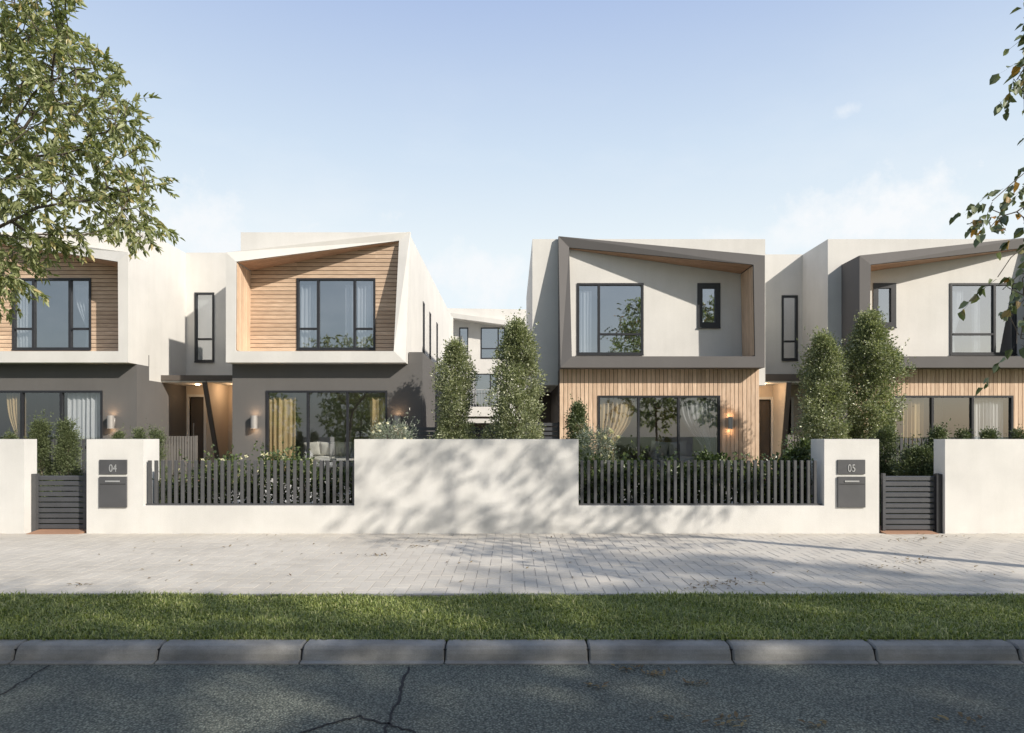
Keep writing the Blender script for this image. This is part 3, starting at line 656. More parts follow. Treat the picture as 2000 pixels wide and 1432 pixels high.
def pillow(name, c, w, hh, th, rot, m, label, cat='cushion'):
    V = []; n = 10
    for side in (1, -1):
        for j in range(n+1):
            for i in range(n+1):
                a, b = i/n*2-1, j/n*2-1; t = ((1-a*a)*(1-b*b))**.45; k = 1-.10*(1-b*b)*abs(a)-.0
                V.append((a*w/2*(1-.09*(1-b*b)), side*th/2*t, b*hh/2*(1-.09*(1-a*a))))
    V = np.array(V); cx, sx = math.cos(rot), math.sin(rot)
    V = np.column_stack([V[:, 0]*cx-V[:, 2]*sx, V[:, 1]-V[:, 2]*.35, V[:, 0]*sx+V[:, 2]*cx])+np.array(c)
    F = [(s*(n+1)**2+j*(n+1)+i, s*(n+1)**2+j*(n+1)+i+1, s*(n+1)**2+(j+1)*(n+1)+i+1, s*(n+1)**2+(j+1)*(n+1)+i) for s in (0, 1) for j in range(n) for i in range(n)]
    return tag(arrobj(name, V, F, m, smooth=True), label, cat, 'sofa cushions')
def sofa(x0, x1, y, label, backh=.8):
    t = thing('sofa', ((x0+x1)/2, y+.4, .6), label, 'sofa')
    def rb(name, a, b, c, d, e, f, m=M['sofa']):
        bm = BM(); box(bm, a, b, c, d, e, f); bmesh.ops.bevel(bm, geom=bm.edges[:], offset=.04, segments=3, affect='EDGES'); return obj(name, bm, m, t, True)
    n = 2; w = (x1-x0-.3)/n
    rb('base', x0, x1, y, y+.85, .68, .88); rb('backrest', x0+.15, x1-.15, y+.66, y+.88, .88, .6+backh)
    rb('armrest', x0, x0+.16, y, y+.85, .88, 1.18); rb('armrest', x1-.16, x1, y, y+.85, .88, 1.18)
    for i in range(n): rb('seat_cushion', x0+.15+i*w+.01, x0+.15+(i+1)*w-.01, y+.02, y+.66, .88, 1.03, M['cushion'])
    for a in (x0+.08, x1-.08):
        for b in (y+.08, y+.77):
            bm = BM(); tube(bm, [(a, b, .6), (a, b, .69)], [.02, .025], 8); obj('leg', bm, M['charcoal'], t)
    return t
sofa(-5.55, -4.15, 18.1, 'grey sofa with pale cushions seen through the ground floor window above the low wall')
for x, r, l in ((-5.38, .1, 'leftmost pale cushion on the sofa near the potted palm'), (-4.98, -.03, 'middle pale cushion of the sofa near the potted palm'), (-4.56, -.08, 'right pale cushion on the sofa near the potted palm')):
    pillow('cushion', (x, 18.45, 1.22), .46, .42, .16, r, M['cushion'], l)
sofa(3.75, 5.1, 18.1, 'grey sofa with two beige cushions behind the timber house window')
for x, r, l in ((3.98, -.12, 'left beige cushion tilted on the timber house sofa'), (4.48, .1, 'right beige cushion on the timber house sofa')):
    pillow('cushion', (x, 18.45, 1.23), .5, .42, .17, r, M['cushion'], l)
bm = BM(); box(bm, 4.40, 5.15, Y(1.26)-.05, Y(1.26)-.005, 1.35, 2.45); tag(obj('wall_panel', bm, M['picture']), 'ochre panel on the back wall above the beige cushions', 'wall panel')
# potted palm and coffee table
def palm(x, y, z, label):
    t = thing('potted_palm', (x, y, z), label, 'houseplant'); bm = BM(); tube(bm, [(x, y, z), (x, y, z+.3), (x, y, z+.32)], [.12, .16, .165], 16); obj('pot', bm, M['cushion'], t, True)
    V = []; F = []
    for k in range(26):
        a = random.uniform(0, 6.28); el = random.uniform(.25, 1.45); L = random.uniform(.45, .75); px, py, pz = x, y, z+.35+random.uniform(0, .3); w = .022; s = (-math.sin(a), math.cos(a))
        b = len(V)
        for j in range(6):
            tt = j/5; q = el-tt*1.1; px2 = x+math.cos(a)*L*tt*math.cos(max(el-.45*tt, -.5)); py2 = y+math.sin(a)*L*tt*math.cos(max(el-.45*tt, -.5)); pz2 = pz+L*(tt*math.sin(el)-.45*tt*tt); ww = w*(1-tt)+.002
            V += [(px2-s[0]*ww, py2-s[1]*ww, pz2), (px2+s[0]*ww, py2+s[1]*ww, pz2)]
        F += [(b+2*j, b+2*j+1, b+2*j+3, b+2*j+2) for j in range(5)]
    arrobj('fronds', V, F, M['leaf_palm'], t)
palm(-5.72, 17.9, .6, 'potted palm with spiky fronds between gold curtain and sofa')
bm = BM(); box(bm, -4.9, -4.0, 17.45, 17.8, .95, 1.0); 
t = thing('coffee_table', (-4.45, 17.6, .6), 'low white coffee table in front of the sofa beside the potted palm', 'table')
obj('tabletop', bm, M['cream'], t)
for a in (-4.85, -4.08):
    for b in (17.49, 17.74):
        bm = BM(); box(bm, a, a+.03, b, b+.03, .6, .95); obj('leg', bm, M['charcoal'], t)

# ------------------------------------------------------------------ rear house at the end of the driveway
def rear_house():
    yb = 33.0; s = 1333/yb
    def rx(px): return (px-1000)/s
    def rz(py): return 1.6+(850-py)/s
    t = thing('rear_house', (-1, 35, .5), 'cream three-storey house with sloping roof edge at the far end of the driveway', 'house')
    wins = [(897, 914.5, 640, 701), (939, 986, 640, 701)]; low = (915, 972, 730, 796)
    xl, xr = -7.0, 6.0
    hs = [(rx(a), rx(b), rz(d), rz(c)) for a, b, c, d in wins+[low]]
    bm = BM(); panel(bm, [(xl, rz(797)), (xr, rz(797)), (xr, rz(640)-.4+1.2), (xl, rz(612)+.3)], hs, yb, yb+.2); obj('wall', bm, M['cream'], t)
    bm = BM(); top = lambda x: rz(617)+(x-rx(887))*(rz(632)-rz(617))/(rx(1000)-rx(887))
    prism(bm, [(xl, top(xl)-.22), (xr, top(xr)-.22), (xr, top(xr)), (xl, top(xl))], yb-.7, yb+8); obj('roof', bm, M['cream'], t)
    for (a, b, c, d), sp in zip(hs, ((), ((rx(973)),), (rx(958),))):
        bm = BM(); f = .05; box(bm, a, a+f, yb-.02, yb+.05, c, d); box(bm, b-f, b, yb-.02, yb+.05, c, d); box(bm, a+f, b-f, yb-.02, yb+.05, c, c+f); box(bm, a+f, b-f, yb-.02, yb+.05, d-f, d)
        for q in sp: box(bm, q-.03, q+.03, yb-.015, yb+.045, c+f, d-f)
        if d > 5: box(bm, a+f, b-f, yb-.012, yb+.04, rz(681)-.025, rz(681)+.025)
        w = obj('window', bm, M['charcoal'], t); bm = BM(); box(bm, a+.03, b-.03, yb+.02, yb+.026, c+.03, d-.03); obj('pane', bm, M['glass_up'], w)
    bm = BM(); box(bm, xl+.1, xr-.1, yb+2.5, yb+2.6, .5, 7); box(bm, xl+.1, xr-.1, yb+.2, yb+2.5, rz(722), rz(716)); obj('interior', bm, M['room'], t)
    bm = BM(); box(bm, xl, xr, yb-1.4, yb, rz(815), rz(797)); o = obj('balcony', bm, M['cream'], t)
    bm = BM(); box(bm, xl, xr, yb-1.36, yb-1.32, rz(765)-.02, rz(765)+.02); x = xl
    while x < xr: box(bm, x, x+.018, yb-1.35, yb-1.333, rz(797), rz(765)-.02); x += .13
    obj('railing', bm, M['steel'], o)
    bm = BM(); box(bm, xl, xr, yb-.1, yb+.1, .5, rz(815)); obj('garage_wall', bm, M['bronze'], t)
    bm = BM(); box(bm, xl, xr, yb-2.2, yb-2.0, rz(828), rz(820)); obj('beam', bm, M['cream'], t)
rear_house()

# ------------------------------------------------------------------ garden walls, railings, gates
YW = 11.11; SW = 120.0
def wx(px): return (px-1000)/SW
def wz(py): return (1042-py)/SW
def rbox(bm, *a): box(bm, *a)
def garden_wall(name, label, pieces, cat='garden wall'):
    x0 = min(p[0] for p in pieces); x1 = max(p[1] for p in pieces); t = thing(name, (wx((x0+x1)/2), YW+.2, 0), label, cat, 'rendered garden walls')
    bm = BM()
    # a single outline extruded in slabs so that high and low parts stay one body
    for a, b, top, d in pieces: box(bm, wx(a), wx(b), YW, YW+d, -.05, wz(top))
    obj('masonry', bm, M['wall'], t).name = 'masonry'; return t
def plate_and_box(t, xa, xb, number):
    bm = BM(); box(bm, wx(xa), wx(xb), YW-.022, YW-.001, wz(926), wz(898)); bmesh.ops.bevel(bm, geom=bm.edges[:], offset=.003, segments=1, affect='EDGES'); p = obj('number_plate', bm, M['fence'], t)
    cv = bpy.data.curves.new('digits', 'FONT'); cv.body = number; cv.size = .175; cv.extrude = .004; cv.align_x = 'CENTER'; cv.space_character = 1.05
    tmp = bpy.data.objects.new('tmp', cv); COL.objects.link(tmp); bpy.context.view_layer.update()
    me = bpy.data.meshes.new_from_object(tmp.evaluated_get(bpy.context.evaluated_depsgraph_get())); bpy.data.objects.remove(tmp)
    co = np.empty(len(me.vertices)*3, np.float32); me.vertices.foreach_get('co', co); co = co.reshape(-1, 3)
    cx = wx((xa+xb)/2); new = np.column_stack([cx+co[:, 0]*.72, YW-.026-co[:, 2], wz(921.5)+co[:, 1]]).astype(np.float32); me.vertices.foreach_set('co', new.ravel())
    for _ in range(len(me.materials)): me.materials.pop()
    d = link('digits', me, M['steel'], p); 
    bm = BM(); box(bm, wx(xa), wx(xb), YW-.03, YW-.001, wz(991), wz(931)); bmesh.ops.bevel(bm, geom=bm.edges[:], offset=.004, segments=1, affect='EDGES'); m = obj('mailbox', bm, M['fence'], t)
    bm = BM(); box(bm, wx(xa+13), wx(xb-13), YW-.042, YW-.031, wz(941.5), wz(938.5)); obj('slot_flap', bm, M['steel'], m)
    bm = BM(); box(bm, wx(xa+2), wx(xb-2), YW-.033, YW-.0305, wz(946), wz(945)); obj('door_seam', bm, M['crack'], m)
w4 = garden_wall('garden_wall', 'cream wall with a tall pier carrying the house number 04 and a mailbox', [(169, 280, 858, .50), (280, 692, 988, .26)])
# the railing pier is cut back below its front face on the right
plate_and_box(w4, 195, 249, '04')
w5 = garden_wall('garden_wall', 'cream wall with a tall pier carrying the house number 05 and a mailbox', [(1610, 1717, 858, .50), (1130, 1610, 988, .26)])
plate_and_box(w5, 1635, 1689, '05')
garden_wall('garden_wall', 'tall blank cream wall with tree shadows between the two railings', [(692, 1130, 858, .26)])
garden_wall('garden_wall', 'tall cream wall at the left edge of the photo, left of the slatted gate', [(-420, 47, 858, .30)])
garden_wall('garden_wall', 'tall cream wall at the right edge of the photo, right of the slatted gate', [(1846, 2450, 858, .30)])
def railing(x0, x1, label, pitch, first):
    t = thing('picket_railing', (wx((x0+x1)/2), YW+.1, .45), label, 'railing', 'picket railings on the low walls')
    bm = BM(); box(bm, wx(x0), wx(x1), YW+.06, YW+.12, .452, .478); obj('bottom_rail', bm, M['fence'], t)
    px = first; proto = None
    while px < x1-3:
        a = wx(px)
        if proto is None:
            bm = BM(); box(bm, a, a+.046, YW+.065, YW+.115, .478, 1.185); bmesh.ops.bevel(bm, geom=bm.edges[:], offset=.003, segments=1, affect='EDGES'); proto = obj('picket', bm, M['fence'], t); ax = a
        else:
            o = proto.copy(); COL.objects.link(o); o.parent = t; o.location.x += a-ax
        px += pitch
railing(281, 692, 'grey picket railing in front of the rose bushes', 12.98, 284)
railing(1132, 1609, 'dark picket railing in front of the dark green hedge', 13.1, 1135)
def gate(x0, x1, posts, label, n, y):
    t = thing('slatted_gate', (wx((x0+x1)/2), y, 0), label, 'gate', 'slatted front gates')
    k = 1.0*y/YW
    bm = BM(); top, bot = .945, .05; p = (top-bot)/n
    for i in range(n): 
        z = bot+i*p; prism(bm, [(y, z), (y+.022, z+.012), (y+.022, z+p*.66+.012), (y, z+p*.66)], wx(x0)*k+.03, wx(x1)*k-.03, 'yz')
    obj('slats', bm, M['gate'], t)
    bm = BM(); box(bm, wx(x0)*k, wx(x0)*k+.045, y-.01, y+.045, .03, .97); box(bm, wx(x1)*k-.045, wx(x1)*k, y-.01, y+.045, .03, .97); obj('gate_frame', bm, M['gate'], t)
    for a, b in posts:
        bm = BM(); box(bm, wx(a), wx(b), y-.06, y+.04, -.02, .96); obj('post', bm, M['charcoal'] if a > 1000 else M['fence'], t)
gate(57, 168.5, ((47.2, 56),), 'grey slatted gate at the left, beside the number 04 pier', 10, YW+.22)
gate(1724, 1834, ((1717.5, 1722.5), (1834, 1845.5)), 'dark slatted gate at the right, beside the number 05 pier', 10, YW+.12)
def slat_fence(name, label, x0, x1, y, z0, z1, pitch, w, vertical, m, group):
    t = thing(name, ((x0+x1)/2, y, z0), label, 'fence', group); bm = BM()
    if vertical:
        x = x0
        while x < x1-w: box(bm, x, x+w, y, y+.03, z0, z1); x += pitch
    else:
        z = z0+.05
        while z < z1-w: box(bm, x0, x1, y, y+.02, z, z+w); z += pitch
    obj('slat_panel', bm, m, t)
    bm = BM(); box(bm, x0, x1, y+.032, y+.06, z0+.1, z0+.16); box(bm, x0, x1, y+.032, y+.06, z1-.2, z1-.14); obj('rail', bm, m, t)
    for x in (x0-.05, x1):
        bm = BM(); box(bm, x, x+.05, y-.01, y+.05, z0-.2, z1+.01); obj('post', bm, m, t)
VG, HG = 'vertical slat screens', 'horizontal slat fences'
M['slat'] = metal('screen_slats', (.17, .155, .14), .6)
slat_fence('slat_screen', 'grey vertical slat screen behind the two conifers at the left gate', -9.6, -7.95, 13.2, .3, 1.53, .085, .055, True, M['fence'], VG)
slat_fence('slat_screen', 'brown vertical slat screen in front of the leftmost porch', -9.3, -8.13, 17.5, .5, 1.575, .07, .045, True, M['slat'], VG)
slat_fence('slat_screen', 'grey vertical slat screen behind the bush at the right gate', 7.0, 8.6, 13.2, .3, 1.54, .085, .055, True, M['fence'], VG)
slat_fence('slat_screen', 'short brown slat screen beside the slanted porch fin, left of the columnar trees', 7.22, 8.2, 17.75, .5, 1.6, .07, .045, True, M['slat'], VG)
slat_fence('slat_fence', 'dark horizontal slat fence at the corner of the grey rendered wall', -2.5, -1.6, 16.4, .4, 1.8, .105, .08, False, M['gate'], HG)
slat_fence('slat_fence', 'dark horizontal slat fence left of the timber wall', .3, 1.14, 17.2, .4, 1.92, .115, .08, False, M['gate'], HG)
slat_fence('slat_fence', 'dark horizontal slat fence between the two columnar trees by the driveway', -1.5, -.2, 22.5, .5, 1.9, .12, .085, False, M['gate'], HG)

# ------------------------------------------------------------------ vegetation
def unit(v): return v/np.maximum(np.linalg.norm(v, axis=-1, keepdims=True), 1e-9)
def leaves(P, Dv, L, W, fold=.35, curl=.2, six=True, flat=None):
    """leaf blades: P base points, Dv growth directions -> arrays"""
    n = len(P); Dv = unit(Dv); r = rng.normal(size=(n, 3)); 
    if flat is not None: r = np.array([0, 0, 1.])+rng.normal(size=(n, 3))*flat
    s = unit(np.cross(Dv, r)); nn = np.cross(s, Dv); L = L[:, None]; W = W[:, None]
    tip = P+Dv*L-nn*L*curl
    if six:
        l1 = P+Dv*L*.30+s*W*.46+nn*W*fold*.5; r1 = P+Dv*L*.30-s*W*.46+nn*W*fold*.5
        l2 = P+Dv*L*.66+s*W*.36+nn*W*fold*.3-nn*L*curl*.4; r2 = P+Dv*L*.66-s*W*.36+nn*W*fold*.3-nn*L*curl*.4
        V = np.stack([P, l1, l2, tip, r2, r1], 1).reshape(-1, 3); b = np.arange(n)[:, None]*6
        return V, np.concatenate([b+np.array([0, 1, 2, 3]), b+np.array([0, 3, 4, 5])])
    l1 = P+Dv*L*.5+s*W*.5+nn*W*fold*.5; r1 = P+Dv*L*.5-s*W*.5+nn*W*fold*.5
    V = np.stack([P, l1, tip, r1], 1).reshape(-1, 3); b = np.arange(n)[:, None]*4
    return V, np.concatenate([b+np.array([0, 1, 2]), b+np.array([0, 2, 3])])
def shrub(name, label, cat, group, loc, H, prof, nclump, per, m, leaf=(.045, .03), clump=.1, trunk=True, flowers=0, seed=1, updir=.5, mats_f=None, squash=1.0):
    """dense shrub: leaf clumps scattered through a lumpy profile prof(t)->radius"""
    global rng
    rng = np.random.default_rng(seed); x0, y0, z0 = loc; t = thing(name, loc, label, cat, group)
    tt = rng.uniform(0, 1, nclump)**.9; rad = np.array([prof(q) for q in tt]); th = rng.uniform(0, 2*np.pi, nclump)
    lump = 1+.26*np.sin(th*2+tt*11+seed)+.16*np.sin(th*3-tt*17+seed*2)+.10*np.sin(tt*37+th*5)
    rr = rad*lump*np.sqrt(rng.uniform(.25, 1.15, nclump))
    C = np.column_stack([x0+rr*np.cos(th), y0+rr*np.sin(th)*squash, z0+tt*H+rng.normal(0, .02, nclump)])
    out = unit(np.column_stack([np.cos(th), np.sin(th), np.full(nclump, updir)]))
    o = rng.normal(size=(nclump, per, 3)); csz = rng.uniform(.55, 1.35, (nclump, 1, 1)); P = (C[:, None]+o*clump*.5*csz).reshape(-1, 3)
    Dv = (out[:, None]*.9+o*.8+rng.normal(size=o.shape)*.5+np.array([0, 0, .25])).reshape(-1, 3)
    ns = nclump//14; q = rng.integers(0, nclump, ns); tq = rng.uniform(0, 1, (ns, 14, 1)); sh = C[q][:, None]+(out[q]+np.array([0, 0, .9]))[:, None]*tq*clump*1.9*rng.uniform(.6, 1.3, (ns, 1, 1))+rng.normal(size=(ns, 14, 3))*.012
    P = np.concatenate([P, sh.reshape(-1, 3)]); Dv = np.concatenate([Dv, rng.normal(size=(ns*14, 3))+np.array([0, 0, .6])])
    P[:, 2] = np.maximum(P[:, 2], z0+.02)
    n = len(P); sz = rng.uniform(.65, 1.3, n)
    V, F = leaves(P, Dv, leaf[0]*sz, leaf[1]*sz, six=False)
    arrobj('foliage', V, F, m, t)
    if trunk:
        bm = BM(); tube(bm, [(x0, y0, z0-.05), (x0+.02, y0, z0+H*.4), (x0, y0+.02, z0+H*.85)], [.045, .03, .008], 7)
        for k in range(18):
            q = random.uniform(.05, .8); a = random.uniform(0, 6.28); l = prof(q)*.8; tube(bm, [(x0, y0, z0+q*H), (x0+math.cos(a)*l*.5, y0+math.sin(a)*l*.5*squash, z0+q*H+l*.5), (x0+math.cos(a)*l, y0+math.sin(a)*l*squash, z0+q*H+l*1.1)], [.014, .009, .003], 5)
        obj('stems', bm, M['bark'], t)
    if flowers:
        k = rng.choice(nclump, flowers, p=(tt**3/np.sum(tt**3))); c = C[k]+out[k]*clump*.8+rng.normal(size=(flowers, 3))*.02
        pet = 11; V, F = leaves(rng.normal(size=(pet, 3))*.006, rng.normal(size=(pet, 3))+np.array([0, -.3, .5]), np.full(pet, .034), np.full(pet, .032), six=True)
        b0 = arrobj('bloom', V+c[0], F, mats_f or M['rose'], t)
        for q in c[1:]:
            b1 = b0.copy(); COL.objects.link(b1); b1.parent = t; b1.location = b0.location+Vector(q-c[0])
    return t
def col_prof(R0, seed=0):
    def f(t): return R0*(min(1, (t/.06+.35)) if t < .04 else 1)*(1-.48*t**1.4)*(1-max(0, t-.82)/.18*.66)*(1+.10*math.sin(t*9+seed)+.09*math.sin(t*23+seed*2))
    return f
CG = 'tall columnar trees in the front gardens'
shrub('columnar_tree', 'shorter columnar tree by the grey wall, left of the driveway gap', 'tree', CG, (-1.33, 15.9, .45), 3.28, col_prof(.46, 1), 540, 46, M['leaf_col'], (.05, .03), .13, seed=11)
shrub('columnar_tree', 'taller columnar tree right of the driveway gap', 'tree', CG, (.10, 15.5, .42), 3.68, col_prof(.56, 3), 700, 48, M['leaf_col'], (.052, .032), .14, seed=12)
shrub('columnar_tree', 'shorter of the two columnar trees behind the number 05 pier', 'tree', CG, (6.65, 14.6, .40), 3.30, col_prof(.49, 5), 560, 46, M['leaf_col'], (.05, .03), .13, seed=13)
shrub('columnar_tree', 'tallest columnar tree at the right, in front of the dark frame side', 'tree', CG, (7.75, 14.8, .40), 3.78, col_prof(.60, 8), 800, 48, M['leaf_col'], (.052, .032), .14, seed=14)
shrub('upright_shrub', 'small upright green shrub standing before the timber boards, behind the white wall end', 'shrub', None, (1.33, 13.8, .38), 1.82, col_prof(.27, 2), 240, 40, M['leaf_conifer'], (.04, .026), .09, seed=15)
shrub('flowering_shrub', 'silvery flowering shrub at the end of the tall blank wall, before the timber boards', 'shrub', None, (1.55, 12.3, .32), 1.30, lambda t: .36*(1-.35*t**2), 240, 34, M['leaf_grey'], (.045, .014), .13, seed=16, flowers=30)
shrub('flowering_shrub', 'silvery white-flowered shrub showing above the blank wall beside the wall lamp', 'shrub', None, (-2.36, 13.3, .36), 1.40, lambda t: .18+.26*t*(1.35-t), 240, 34, M['leaf_grey'], (.06, .012), .16, seed=17, flowers=26)
cone = lambda R0: (lambda t: R0*(1-t*.86)**.8*(1+.08*math.sin(t*30)))
CF = 'small conifers behind the garden wall'
shrub('conifer', 'left conifer above the grey slatted gate', 'conifer', CF, (-8.30, 12.0, .1), 1.72, cone(.29), 420, 44, M['leaf_conifer'], (.030, .014), .08, seed=21, updir=1.2)
shrub('conifer', 'right conifer above the grey slatted gate', 'conifer', CF, (-7.80, 11.95, .1), 1.70, cone(.29), 420, 44, M['leaf_conifer'], (.030, .014), .08, seed=22, updir=1.2)
for px, yy, l, hh, rr in ((231, 12.4, 'leftmost conifer tip peeping above the number 04 pier', 1.36, .2), (271, 12.4, 'second conifer tip peeping above the number 04 pier', 1.36, .2), (304, 12.2, 'conifer with its side showing right of the number 04 pier', 1.37, .26),
                          (20, 12.3, 'conifer tip above the wall at the left edge of the photo', 1.3, .22)):
    shrub('conifer', l, 'conifer', CF, ((px-1000)/1333*yy, yy, .3), hh, cone(rr), 200, 36, M['leaf_conifer'], (.03, .014), .07, seed=int(px), updir=1.2)
dome = lambda R0: (lambda t: R0*math.sqrt(max(.02, 1-(t*.95)**2)))
TG = 'low bushes behind the right garden wall'
shrub('round_bush', 'round green bush above the dark slatted gate', 'bush', TG, (7.25, 12.1, .1), 1.22, dome(.46), 420, 40, M['leaf_conifer'], (.04, .024), .11, seed=31)
shrub('upright_shrub', 'upright shrub above the gate, against the tall right wall', 'shrub', TG, (7.62, 12.2, .1), 1.58, col_prof(.24, 4), 220, 40, M['leaf_conifer'], (.04, .024), .10, seed=32)
shrub('upright_shrub', 'upright shrub between the vertical screen and the gate bush', 'shrub', TG, (7.05, 12.9, .2), 1.50, col_prof(.22, 6), 200, 40, M['leaf_conifer'], (.04, .024), .10, seed=36)
for px, l, s in ((1880, 'small bush above the right wall under the middle window mullion', 33), (1932, 'small bush above the right wall below the sheer curtain', 34), (1992, 'small bush above the wall at the right edge of the photo', 35)):
    shrub('round_bush', l, 'bush', TG, ((px-1000)/1333*12.4, 12.4, .3), 1.36, dome(.17), 120, 40, M['leaf_conifer'], (.04, .022), .08, seed=s)
HR = 'rose bushes behind the left railing'; HH = 'hedge plants behind the right railing'
xs = np.linspace(-5.72, -2.75, 8)
where = ['first rose bush from the number 04 pier', 'second rose bush from the number 04 pier', 'third rose bush from the number 04 pier', 'fourth rose bush from the number 04 pier', 'fifth rose bush, before the gold curtain', 'sixth rose bush, below the potted palm', 'seventh rose bush, below the sofa cushions', 'last rose bush, against the blank wall end']
hts = [.55, .68, .84, .62, .86, .84, .58, .66]
for i, x in enumerate(xs):
    shrub('rose_bush', where[i]+' behind the grey railing', 'rose bush', HR, (float(x), 11.78+.08*math.sin(i*2.3), .33), hts[i], (lambda t: .06+.19*t), 52, 24, M['leaf_hedge'], (.06, .04), .16, seed=40+i, flowers=12 if hts[i] > .8 else 7)
xs = np.linspace(1.3, 4.95, 9)
hwh = ['first hedge plant from the blank wall', 'second hedge plant from the blank wall', 'third hedge plant from the blank wall', 'hedge plant left of the beige cushions', 'hedge plant right below the beige cushions', 'hedge plant below the grey curtain', 'hedge plant below the timber wall lamp', 'hedge plant before the porch door', 'last hedge plant against the number 05 pier']
hts = [.72, .66, .74, .68, .66, .86, .70, .80, .84]
for i, x in enumerate(xs):
    shrub('hedge_plant', hwh[i]+' behind the dark railing', 'hedge plant', HH, (float(x), 11.8+.07*math.sin(i*1.7), .33), hts[i], (lambda t: .10+.17*t), 68, 26, M['leaf_hedge'], (.065, .05), .17, seed=60+i)
shrub('climbing_plant', 'dark green climbing plant on the left face of the number 05 pier', 'climber', None, (4.97, 11.9, .32), 1.15, (lambda t: .11), 60, 30, M['leaf_hedge'], (.06, .045), .12, seed=80)

# ---- branching trees by space colonisation
def grow(base, attractors, step=.2, infl=3.0, kill=.32, trunk_to=None, iters=220):
    nodes = [np.array(base, float)]; par = [-1]
    if trunk_to is not None:
        for p in trunk_to:
            a = nodes[-1]; b = np.array(p, float); k = max(1, int(np.linalg.norm(b-a)/step))
            for i in range(k): nodes.append(a+(b-a)*(i+1)/k+rng.normal(0, .008, 3)); par.append(len(nodes)-2)
    A = np.array(attractors); alive = np.ones(len(A), bool); near = np.full(len(A), 1e9); idx = np.zeros(len(A), int)
    def upd(start):
        Nn = np.array(nodes[start:]); d = np.linalg.norm(A[:, None]-Nn[None], axis=2); j = d.argmin(1); dm = d[np.arange(len(A)), j]
        b = dm < near; near[b] = dm[b]; idx[b] = j[b]+start
    upd(0)
    for _ in range(iters):
        act = alive & (near < infl)
        if not act.any():
            if alive.any(): infl *= 1.5
            if infl > 12: break
            continue
        st = len(nodes); seen = {}
        for k in np.where(act)[0]: seen.setdefault(idx[k], []).append(k)
        for nidx, ks in seen.items():
            d = unit(A[ks]-nodes[nidx]).sum(0); d = unit(d[None])[0]+rng.normal(0, .18, 3); d = unit(d[None])[0]
            nodes.append(nodes[nidx]+d*step); par.append(int(nidx))
        upd(st); alive &= near > kill
        if not alive.any() or len(nodes) > 9000: break
    return np.array(nodes), np.array(par)
def tree(name, label, base, trunk_to, attractors, m, per=12, leafL=.085, leafW=.038, step=.2, kill=.3, r_tip=.004, r_max=.16, droop=.5, twig=.28, group=None, infl=3.0, seed=3, trunk_r=0, gam=2.3, six=True, cat='tree', sub=None, twigs=1):
    global rng
    rng = np.random.default_rng(seed); t = thing(name, base, label, cat, group)
    Nn, par = grow(base, attractors, step, infl, kill, trunk_to); n = len(Nn); w = np.zeros(n); ch = np.zeros(n, int)
    for i in range(n-1, 0, -1):
        if ch[i] == 0: w[i] = r_tip**gam
        w[par[i]] += w[i]; ch[par[i]] += 1
    rad = np.minimum(w**(1/gam), r_max); rad[0] = rad[0]*1.25
    if trunk_r:
        kk = sum(max(1, int(np.linalg.norm(np.array(q1)-np.array(q0))/step)) for q0, q1 in zip([base]+trunk_to[:-1], trunk_to)); rad[:kk] = np.maximum(rad[:kk], trunk_r*np.linspace(1, .62, kk))
    # limbs: prisms between node pairs
    ns = 6; ang = np.arange(ns)*2*np.pi/ns; I = np.arange(1, n); a, b = Nn[par[I]], Nn[I]; d = unit(b-a)
    ref = np.where(np.abs(d[:, 2:3]) < .9, np.array([[0, 0, 1.]]), np.array([[1., 0, 0]])); s = unit(np.cross(d, ref)); q = np.cross(d, s)
    ring = s[:, None]*np.cos(ang)[None, :, None]+q[:, None]*np.sin(ang)[None, :, None]
    ra = np.minimum(rad[par[I]], rad[I]*1.6); V0 = a[:, None]-d[:, None]*(ra*.4)[:, None, None]+ring*ra[:, None, None]; V1 = b[:, None]+d[:, None]*(rad[I]*.4)[:, None, None]+ring*rad[I][:, None, None]
    V = np.concatenate([V0, V1], 1).reshape(-1, 3); k = np.arange(len(I))[:, None]*2*ns; F = np.concatenate([k+np.array([j, (j+1) % ns, ns+(j+1) % ns, ns+j]) for j in range(ns)])
    arrobj('trunk', V, F, M['bark'], t, smooth=True)
    tips = np.where((rad < r_tip*2.6) & (np.arange(n) > 3))[0]
    if sub: tips = tips[rng.uniform(size=len(tips)) < sub]
    # twigs with leaves set alternately along them
    tips = np.repeat(tips, twigs); T = Nn[tips]+rng.normal(0, .02, (len(tips), 3)); dirs = unit(unit(Nn[tips]-Nn[par[tips]])+rng.normal(0, .75, (len(tips), 3))+np.array([0, 0, -.25*droop]))
    tt = rng.uniform(.05, 1, (len(tips), per)); side = unit(rng.normal(size=(len(tips), per, 3)))
    P = T[:, None]+dirs[:, None]*tt[..., None]*twig+np.array([0, 0, -1.])*(tt[..., None]**2)*twig*droop*.5
    Dv = unit(dirs[:, None]*.75+side*.8+np.array([0, 0, -droop]))
    L = rng.uniform(.65, 1.25, (len(tips), per)); P = P.reshape(-1, 3); Dv = Dv.reshape(-1, 3); L = L.ravel()
    V, F = leaves(P, Dv, leafL*L, leafW*L, six=six, flat=.8); arrobj('crown', V, F, m, t)
    # twig stems
    K = len(tips); e = T+dirs*twig+np.array([0, 0, -1.])*twig*droop*.5; mdl = T+dirs*twig*.5+np.array([0, 0, -1.])*twig*droop*.125; s = unit(np.cross(dirs, rng.normal(size=(K, 3))))*.0025
    V = np.stack([T-s, T+s, mdl+s*.8, mdl-s*.8, e+s*.4, e-s*.4], 1).reshape(-1, 3); k = np.arange(K)[:, None]*6; F = np.concatenate([k+np.array([0, 1, 2, 3]), k+np.array([3, 2, 4, 5])]); arrobj('twigs', V, F, M['bark'], t)
    return t
